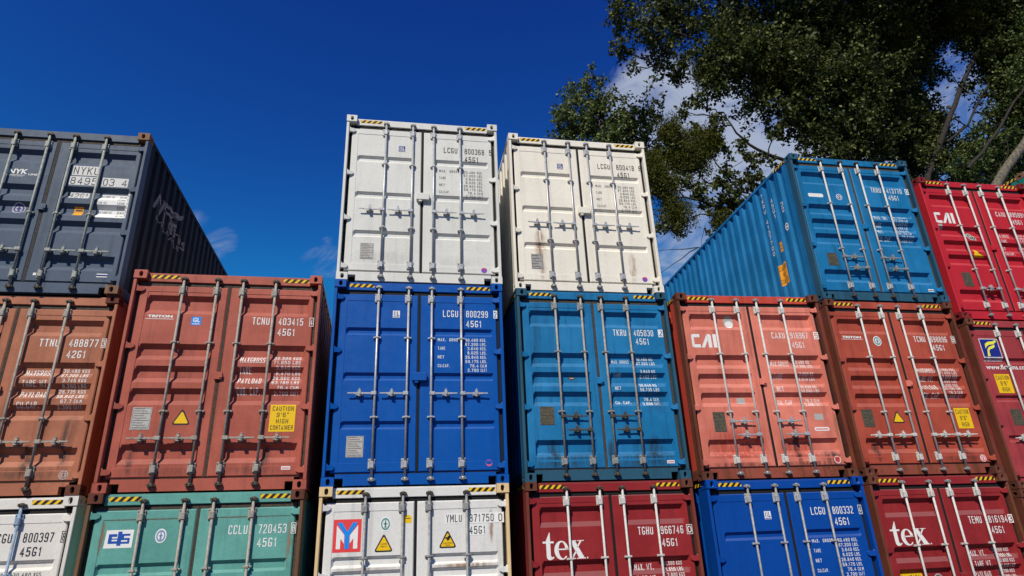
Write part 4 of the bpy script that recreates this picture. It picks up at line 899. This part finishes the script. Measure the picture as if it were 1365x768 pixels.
put('H', 2, HC, 'sea green container behind the right end of the bright red container', style='band', body=p_grn, cast=p_tan, rod=M['rod_white'], handles=('out', .64), lock='small')
put('H', 1, 0, 'rust brown container standing under the sea green container', style='band', body=p_salf, cast=RUSTY, rod=M['rod_white'], handles=('out', .64), lock='small')
put('H', 0, -HC, 'dark maroon container, lowest of the stack that carries the sea green container', style='band', body=p_marf, cast=RUSTY, rod=M['rod_white'], handles=('out', .64), lock='small')

# ================================================================= trees
def bark_mat(name, a, b):
    mt, nt, N, L, P = node_mat(name); g = N.new('ShaderNodeNewGeometry'); p = g.outputs['Position']
    c = mixc(N, L, ramp(N, L, noise(N, L, p, 1.0, 7, .65, (9, 9, 2)), .38, .66), a, b); L.new(c, P.inputs['Base Color']); P.inputs['Roughness'].default_value = .9
    bp = N.new('ShaderNodeBump'); bp.inputs['Strength'].default_value = .8; bp.inputs['Distance'].default_value = .04
    L.new(noise(N, L, p, 1.0, 6, .7, (14, 14, 3)), bp.inputs['Height']); L.new(bp.outputs[0], P.inputs['Normal']); return mt
def leaf_mat(name, cols, rough=.55):
    mt, nt, N, L, P = node_mat(name); g = N.new('ShaderNodeNewGeometry')
    cr = N.new('ShaderNodeValToRGB'); el = cr.color_ramp.elements
    while len(el) < len(cols): el.new(.5)
    for i, c in enumerate(cols): el[i].position = i/(len(cols)-1); el[i].color = (*c, 1)
    L.new(g.outputs['Random Per Island'], cr.inputs[0]); L.new(cr.outputs[0], P.inputs['Base Color'])
    P.inputs['Roughness'].default_value = rough; P.inputs['Specular IOR Level'].default_value = .22
    tl = N.new('ShaderNodeBsdfTranslucent'); L.new(cr.outputs[0], tl.inputs[0]); mx = N.new('ShaderNodeMixShader'); mx.inputs[0].default_value = .22
    L.new(P.outputs[0], mx.inputs[1]); L.new(tl.outputs[0], mx.inputs[2]); L.new(mx.outputs[0], N['Material Output'].inputs[0]); return mt
BARK_D = bark_mat('dark_bark', (.010, .0075, .006), (.030, .023, .017)); BARK_P = bark_mat('pale_bark', (.07, .058, .042), (.17, .15, .11))
LEAF_A = leaf_mat('poplar_leaf', [(.012, .020, .003), (.030, .044, .007), (.070, .090, .016), (.17, .185, .06)])  # lighter stops paint a sunlit look onto random leaves
LEAF_B = leaf_mat('sunny_poplar_leaf', [(.022, .044, .009), (.046, .080, .016), (.085, .120, .028), (.15, .17, .06)])
LEAF_S = leaf_mat('pale_poplar_leaf', [(.035, .060, .012), (.066, .105, .022), (.12, .155, .04), (.22, .24, .10)])
LEAF_M = leaf_mat('mistletoe_leaf', [(.035, .042, .003), (.075, .082, .006), (.12, .118, .012)], .6)

def limb_mesh(limbs):
    """tapered bent tubes; limbs: list of (points, r0, r1)"""
    bm = bmesh.new()
    for pts, r0, r1 in limbs:
        pts = [Vector(p) for p in pts]; n = 8 if r0 > .06 else (5 if r0 > .025 else 3); rings = []; k = len(pts)
        for i, p in enumerate(pts):
            d = (pts[min(i+1, k-1)]-pts[max(i-1, 0)]).normalized(); a = d.cross(Vector((.3, .9, .2))).normalized(); b = d.cross(a); r = r0+(r1-r0)*i/(k-1)
            rings.append([bm.verts.new(p + a*r*math.cos(t) + b*r*math.sin(t)) for t in (2*math.pi*j/n for j in range(n))])
        for i in range(k-1):
            for j in range(n):
                f = bm.faces.new((rings[i][j], rings[i][(j+1) % n], rings[i+1][(j+1) % n], rings[i+1][j])); f.smooth = True
    return to_mesh(bm, 'limbs', 'keep')
def wiggle(pts, n, amp, rr):
    pts = [Vector(p) for p in pts]; out = []
    for i in range(len(pts)-1):
        for j in range(n): out.append(pts[i].lerp(pts[i+1], j/n) + Vector([rr.uniform(-amp, amp) for _ in range(3)])*(0 if (i == 0 and j == 0) else 1))
    return out + [pts[-1]]
def leaves_mesh(P, S, name, droop=.35, narrow=.62):
    """one small folded blade per point: P (n,3), S (n,) sizes"""
    n = len(P); ax = RNG.normal(size=(n, 3)); ax[:, 2] -= droop; ax /= np.linalg.norm(ax, axis=1)[:, None]
    q = RNG.normal(size=(n, 3)); sd_ = np.cross(ax, q); sd_ /= np.linalg.norm(sd_, axis=1)[:, None]; nm = np.cross(ax, sd_)
    s = S[:, None]; V = np.empty((n, 4, 3)); V[:, 0] = P; V[:, 1] = P + ax*s*.48 + sd_*s*.5*narrow + nm*s*.08; V[:, 2] = P + ax*s; V[:, 3] = P + ax*s*.48 - sd_*s*.5*narrow + nm*s*.08
    me = bpy.data.meshes.new(name); me.vertices.add(4*n); me.vertices.foreach_set('co', V.reshape(-1).astype(np.float32))
    F = (np.arange(n)*4)[:, None] + np.array([0, 1, 2, 0, 2, 3]); me.loops.add(6*n); me.polygons.add(2*n)
    me.loops.foreach_set('vertex_index', F.reshape(-1).astype(np.int32)); me.polygons.foreach_set('loop_start', (np.arange(2*n)*3).astype(np.int32)); me.update(calc_edges=True); me.validate(); return me

def clump_points(c, r, n, rr):
    """leaves strung along short sprays that fan outward through a lumpy ball"""
    nsub = max(5, int(n/34)); P = []; sprays = []; per = max(1, n//nsub)
    for _ in range(nsub):
        v = Vector([rr.gauss(0, 1) for _ in range(3)]).normalized(); a = c + v*r*rr.uniform(.05, .55)*Vector((1, 1, .85)).length/1.7
        d = (v + Vector((rr.uniform(-.6, .6), rr.uniform(-.6, .6), rr.uniform(-.45, .5)))).normalized(); b = a + d*r*rr.uniform(.45, .95)
        sprays.append((a, b)); t = RNG.random(per)[:, None]**.8
        P.append(np.array(a)*(1-t) + np.array(b)*t + RNG.normal(size=(per, 3))*np.array([.10, .10, .13])*(.6+.35*min(1.6, r)))
    return np.concatenate(P), sprays

def tree(label, limbs, clumps, leaf, bark, leaf_size, dens, seed, balls=(), group='tall trees behind the containers', twig=True):
    """limbs: (polyline, r0, r1) with [0] the trunk from the ground; clumps: (centre, radius, density)"""
    rr = random.Random(seed); t = bpy.data.objects.new('tree', None); COL.objects.link(t); base = Vector(limbs[0][0][0]); t.location = base
    t['label'] = label; t['category'] = 'tree'; t['group'] = group
    tr = link('trunk', limb_mesh([limbs[0]]), bark, t); tr.matrix_parent_inverse = Matrix.Translation(-base)
    allp = [p for l in limbs for p in [Vector(q) for q in l[0]][1:]]
    P = []; twigs = []
    for c, r, d in clumps:
        c = Vector(c); pts, cen = clump_points(c, r, int(dens*d*r*r), rr); P.append(pts)
        near = min(allp, key=lambda q: (q-c).length + max(0, q.z-c.z)*.6)
        if twig:
            hub = near.lerp(c, .55); twigs.append((wiggle([near, hub, c], 3, .12, rr), .05, .02))
            for a_, b_ in rr.sample(cen, min(len(cen), 10)): twigs.append((wiggle([hub if rr.random() < .3 else c, a_, b_], 2, .06, rr), .014, .004))
    o = link('branches', limb_mesh(list(limbs[1:]) + twigs), BARK_D, t); o.matrix_parent_inverse = Matrix.Translation(-base)
    P = np.concatenate(P); S = RNG.uniform(.65, 1.25, len(P))*leaf_size
    o = link('crown', leaves_mesh(P, S, 'crown'), leaf, t); o.matrix_parent_inverse = Matrix.Translation(-base)
    for c, r in balls:
        n = int(6500*r*r); v = RNG.normal(size=(n, 3)); v /= np.linalg.norm(v, axis=1)[:, None]; v *= (RNG.random(n)**.40)[:, None]*r*(1+.30*np.sin(v[:, :1]*5+c[0]*3)*np.cos(v[:, 1:2]*4+c[2]*2)+.16*np.sin(v[:, 2:]*11+v[:, :1]*9)); v[:, 2] *= 1.15; v[:, 2] -= .12*r*RNG.random(n)
        b = link('mistletoe_clump', leaves_mesh(np.array(c)+v, RNG.uniform(.09, .19, n), 'mistletoe_clump', -.1, .34), LEAF_M, t); b.matrix_parent_inverse = Matrix.Translation(-base)
    return t
rT = random.Random(7)
def line(Y, *px, n=3, amp=.05, dy=0.0):
    k = len(px); return wiggle([at(x, y, Y+dy*i/max(1, k-1)) for i, (x, y) in enumerate(px)], n, amp, rT)
def rooted(Y, *px, n=3, amp=.05):
    p0 = at(px[0][0], px[0][1], Y); q = at(px[1][0], px[1][1], Y); foot = p0 + (p0-q)*((p0.z)/max(.5, q.z-p0.z))*.6; foot.z = 0; foot.y = Y
    return wiggle([foot, *[at(x, y, Y) for x, y in px]], n, amp, rT)
def cl(Y, spec_): return [(at(x, y, Y+dy), r*((at(x, y, Y+dy)-CAM).dot(CF))/FPX, d) for x, y, r, d, dy in spec_]
def ball(Y, x, y, r, dy=0): c = at(x, y, Y+dy); return (c, r*((c-CAM).dot(CF))/FPX)

# small-leaved tree behind the cream white container
Y = 23.0
tree('sunlit small-leaved tree rising behind the cream white container', [
    (rooted(Y, (815, 330), (812, 250), (806, 190), (796, 150)), .20, .05), (line(Y, (812, 240), (770, 175), (752, 150)), .07, .02), (line(Y, (812, 240), (850, 190), (858, 160)), .06, .02), (line(Y, (806, 190), (785, 140), (790, 100)), .05, .015), (line(Y, (812, 220), (828, 170), (832, 140)), .05, .015), (line(Y, (812, 250), (880, 180), (884, 135)), .05, .015)],
    cl(Y, [(760, 143, 26, .8, 0), (782, 118, 24, .8, .5), (795, 105, 16, .6, 0), (790, 150, 34, 1, 0), (748, 160, 20, .7, -.5), (768, 175, 30, .9, 0), (812, 165, 32, .9, .5), (826, 132, 14, .7, 0), (832, 160, 28, .9, 0), (856, 145, 20, .8, -.4), (862, 172, 28, .9, 0), (802, 190, 34, .9, 0), (845, 195, 30, .9, .4), (880, 180, 20, .6, 0), (738, 186, 8, .5, 0), (884, 135, 10, .6, 0), (765, 205, 30, .9, 0), (870, 215, 26, .8, 0), (830, 225, 34, .8, 0), (790, 225, 34, .8, 0), (830, 270, 40, .7, 0), (746, 178, 18, .8, 0), (757, 128, 14, .6, .3), (842, 168, 26, 1, -.3), (868, 156, 18, .8, 0), (800, 135, 20, .8, -.3), (776, 155, 26, .9, -.4), (880, 200, 22, .8, 0), (822, 185, 26, .9, -.4)]), LEAF_S, BARK_P, .22, 500, 3)

# the broad mistletoe-laden tree
Y = 19.0
mb = rooted(Y, (1150, 330), (1140, 260), (1128, 190), (1130, 110), (1136, 0), (1138, -120))
tree('broad dark tree hung with mistletoe, its limbs reaching left over the ribbed blue container', [
    (mb, .52, .16), (line(Y, (1132, 240), (1100, 165), (1050, 122), (1000, 90), (930, 55), (862, 30)), .20, .03), (line(Y, (1140, 262), (1060, 220), (1008, 199), (981, 178), (965, 150)), .14, .03),
    (line(Y, (1150, 300), (1060, 268), (1008, 246), (966, 233), (950, 210)), .13, .03), (line(Y, (1150, 320), (1020, 305), (959, 276), (912, 262), (885, 268)), .13, .03), (line(Y, (1060, 300), (990, 300), (954, 288), (934, 286), (905, 295)), .08, .02),
    (line(Y, (1150, 330), (1000, 345), (929, 330), (878, 334)), .06, .012), (line(Y, (929, 331), (900, 350), (878, 366)), .03, .008), (line(Y, (940, 300), (935, 320), (938, 345)), .02, .006), (line(Y, (905, 270), (895, 305), (880, 318)), .02, .006), (line(Y, (990, 215), (940, 245), (905, 300)), .02, .006), (line(Y, (1020, 150), (1000, 60), (960, 0), (920, -60)), .10, .03), (line(Y, (1128, 150), (1080, 60), (1060, -40)), .13, .04), (line(Y, (1000, 90), (920, 100), (880, 90)), .05, .012), (line(Y, (1060, 218), (1020, 240), (1000, 260)), .02, .006), (line(Y, (1010, 200), (990, 240), (1003, 265)), .016, .005)],
    cl(Y, [(826, 22, 26, .8, 0), (860, 38, 34, 1, -.5), (880, 66, 28, 1, 0), (826, 62, 20, .8, 0), (905, 30, 40, 1, .5), (905, 86, 26, .9, 0), (848, 92, 12, .7, 0), (950, 58, 48, 1.2, 0), (950, 112, 28, 1, 0), (985, 30, 46, 1.2, .8), (1000, 90, 46, 1.2, 0), (1006, 140, 34, 1, 0), (1050, 50, 60, 1.3, .5), (1062, 125, 50, 1.2, 0), (1110, 60, 62, 1.4, 0), (1115, 140, 56, 1.3, .5), (1168, 50, 50, 1.2, .8), (1160, 130, 46, 1.1, 1), (930, 140, 20, .8, 0), (955, 165, 20, .8, 0), (1085, 185, 26, 1, 0), (950, 245, 20, .8, 0), (985, 255, 20, .8, 0), (965, 232, 16, .7, 0), (1000, 215, 18, .7, 0), (935, 205, 14, .6, 0), (972, 275, 20, .9, 0), (922, 245, 10, .6, 0), (835, -20, 40, 1, 0), (900, -40, 60, 1, 0), (1000, -60, 80, 1, 0), (1120, -70, 90, 1, 0), (890, 10, 30, 1, 0), (1030, 180, 18, .7, 0), (1150, 195, 34, 1, .5), (1100, 230, 40, 1, 0), (1140, 100, 50, 1.3, -1.2), (1135, 170, 40, 1.1, -1.0), (1090, 100, 50, 1.2, -1), (1165, 185, 40, 1.1, -.8), (1180, 100, 40, 1.1, -.6), (1110, 195, 30, 1, -.8), (1030, 70, 50, 1.1, -1), (1080, 20, 60, 1.2, -.8), (1150, 20, 60, 1.2, -.8), (970, 75, 40, 1, -1), (1080, -70, 80, 1.1, -3), (1170, -60, 90, 1.1, -3), (1000, -150, 110, 1.1, -3), (1120, -190, 130, 1.1, -4), (1010, -60, 60, 1, -2), (900, -150, 80, 0.9, -1.5), (890, 265, 14, 0.8, 0), (905, 238, 14, 0.8, 0), (928, 262, 15, 0.8, 0), (892, 205, 16, 0.7, 0.3), (935, 178, 18, 0.9, 0.2), (962, 200, 16, 0.9, 0), (990, 188, 14, 0.7, 0), (912, 150, 14, 0.6, 0), (1045, 160, 28, 1, 0), (880, 300, 12, .6, 0), (945, 275, 16, .8, 0), (1000, 240, 18, .9, 0), (1018, 262, 14, .8, 0), (968, 258, 18, .9, -.3), (930, 225, 12, .7, 0), (990, 280, 16, .8, 0), (908, 310, 10, .5, 0), (945, 310, 9, .5, 0), (1025, 240, 16, .8, -.3), (900, 190, 14, .7, 0), (1075, 160, 40, 1.1, 0.4), (1025, 215, 15, .7, 0), (870, 110, 10, .5, 0)]), LEAF_A, BARK_D, .24, 530, 5,  # includes forward clumps high out of view, added to shade the crown
    balls=[ball(Y, 868, 228, 26), ball(Y, 901, 287, 24), ball(Y, 915, 205, 34, .5), ball(Y, 893, 175, 18), ball(Y, 962, 294, 16), ball(Y, 1022, 95, 30), ball(Y, 945, 95, 24, 1), ball(Y, 1185, 55, 34), ball(Y, 946, 188, 18), ball(Y, 1060, 95, 22, .6), ball(Y, 885, 250, 20)])

# leaning trees to the right
Y = 21.0
tree('forked dark tree with bare lower limbs between the blue and bright red containers', [
    (rooted(Y, (1210, 330), (1206, 230), (1200, 160), (1186, 80), (1176, -20), (1170, -120)), .42, .14), (line(Y, (1212, 235), (1222, 130), (1244, 36), (1262, -40)), .14, .05), (line(Y, (1208, 190), (1233, 142), (1275, 160), (1311, 181)), .08, .02), (line(Y, (1205, 210), (1180, 150), (1160, 70)), .12, .04)],
    cl(Y, [(1210, 150, 40, 1.1, .5), (1222, 30, 46, 1.2, 0), (1185, 100, 40, 1.1, .6), (1200, 195, 40, 1.1, 0), (1250, 160, 14, .6, 0), (1258, 100, 14, .5, 0), (1232, 95, 20, .8, 0), (1190, -30, 70, 1.1, 0), (1265, -30, 60, 1.1, 0), (1255, 15, 28, 1, 0), (1222, 210, 30, 1, 0), (1268, 185, 10, .5, 0), (1180, 30, 40, 1.1, .5), (1210, 110, 44, 1.2, -.8), (1228, 170, 34, 1.1, -.8), (1235, 215, 34, 1.1, -.8), (1225, 60, 40, 1.1, -.8), (1196, 160, 40, 1.1, -.9), (1220, -80, 90, 1.1, -4), (1300, -90, 100, 1.1, -4), (1230, -200, 130, 1.0, -5)]), LEAF_A, BARK_D, .24, 600, 9, balls=[ball(Y, 1248, 22, 30), ball(Y, 1215, 70, 24)])  # last three clumps are unseen canopy, added to keep sun off the interior
Y = 18.0
tree('leaning dark tree with two bare limbs crossing the sky above the bright red container', [
    (rooted(Y, (1225, 300), (1237, 236), (1258, 178), (1281, 118), (1306, 62), (1330, 18), (1352, -50)), .20, .09), (line(Y, (1262, 190), (1290, 165), (1320, 110), (1338, 60)), .085, .04), (line(Y, (1300, 140), (1312, 128), (1350, 127)), .05, .02), (line(Y, (1281, 118), (1262, 90), (1250, 60)), .03, .01), (line(Y, (1270, 150), (1300, 185), (1320, 190)), .02, .008), (line(Y, (1322, 110), (1300, 150), (1290, 180)), .014, .006)],
    cl(Y, [(1290, 28, 38, 1.1, .5), (1330, 50, 44, 1.3, 0), (1350, 95, 40, 1.2, 0), (1310, 85, 20, .9, 0), (1350, 10, 50, 1.3, 0), (1300, -40, 60, 1.1, 0), (1380, -20, 70, 1.1, 0), (1245, 215, 26, .9, 0), (1285, 62, 14, .8, 0), (1312, 125, 12, .5, 0), (1345, 130, 34, 1.2, .8), (1362, 70, 44, 1.3, .5), (1330, 25, 44, 1.2, -.5), (1300, 60, 18, .9, .3), (1360, 165, 30, 1.2, 1), (1328, 100, 22, 1.1, .3), (1275, 20, 30, 1.1, 0), (1330, -90, 90, 1.1, -2.5), (1400, -60, 90, 1.1, -2.5), (1250, -120, 90, 1, -3), (1370, 40, 50, 1.2, -1), (1338, 150, 24, 1.0, .6), (1318, 168, 16, .8, .4), (1300, 110, 14, .6, .6), (1355, 115, 34, 1.1, -.8), (1345, 185, 26, 1, -.5), (1278, 120, 12, .5, .3), (1322, 70, 26, 1.0, -.6), (1270, 205, 26, 1.1, 1.2), (1305, 190, 24, 1.1, 1.5), (1285, 235, 30, 1.1, 1.0), (1320, 225, 28, 1.1, 1.2), (1250, 190, 20, .9, .8), (1345, 205, 28, 1.1, 1.4)]), LEAF_A, BARK_D, .21, 640, 13, balls=[ball(Y, 1335, 75, 26), ball(Y, 1285, 30, 26)])  # the high forward clumps above the view are added to cast shade
Y = 15.5
tree('pale barked leaning tree at the right edge behind the sea green container', [
    (rooted(Y, (1300, 300), (1328, 246), (1365, 191), (1405, 130), (1450, 50), (1470, -40)), .30, .14), (line(Y, (1290, 225), (1318, 192), (1345, 150), (1368, 110)), .10, .05), (line(Y, (1340, 225), (1345, 195), (1340, 180)), .03, .012)],
    cl(Y, [(1355, 150, 30, 1.1, 1.5), (1340, 190, 26, 1, 1.2), (1372, 120, 44, 1.2, .5), (1395, 190, 40, 1, .6), (1300, 205, 24, 1, 1.5), (1300, 226, 22, 1, 1.5), (1272, 225, 22, .9, 1.5), (1400, 60, 60, 1.2, 0), (1350, 225, 26, 1.1, 1.5), (1325, 210, 28, 1.1, 1.6), (1300, 240, 30, 1.1, 1.2), (1335, 240, 28, 1.0, 1.4), (1365, 215, 26, 1.1, 1.2), (1360, 245, 30, 1, 1.5), (1310, 175, 16, .8, 1.2), (1440, 0, 80, 1, 0)]), LEAF_B, BARK_P, .19, 640, 17, balls=[ball(Y, 1372, 150, 20, 1)])
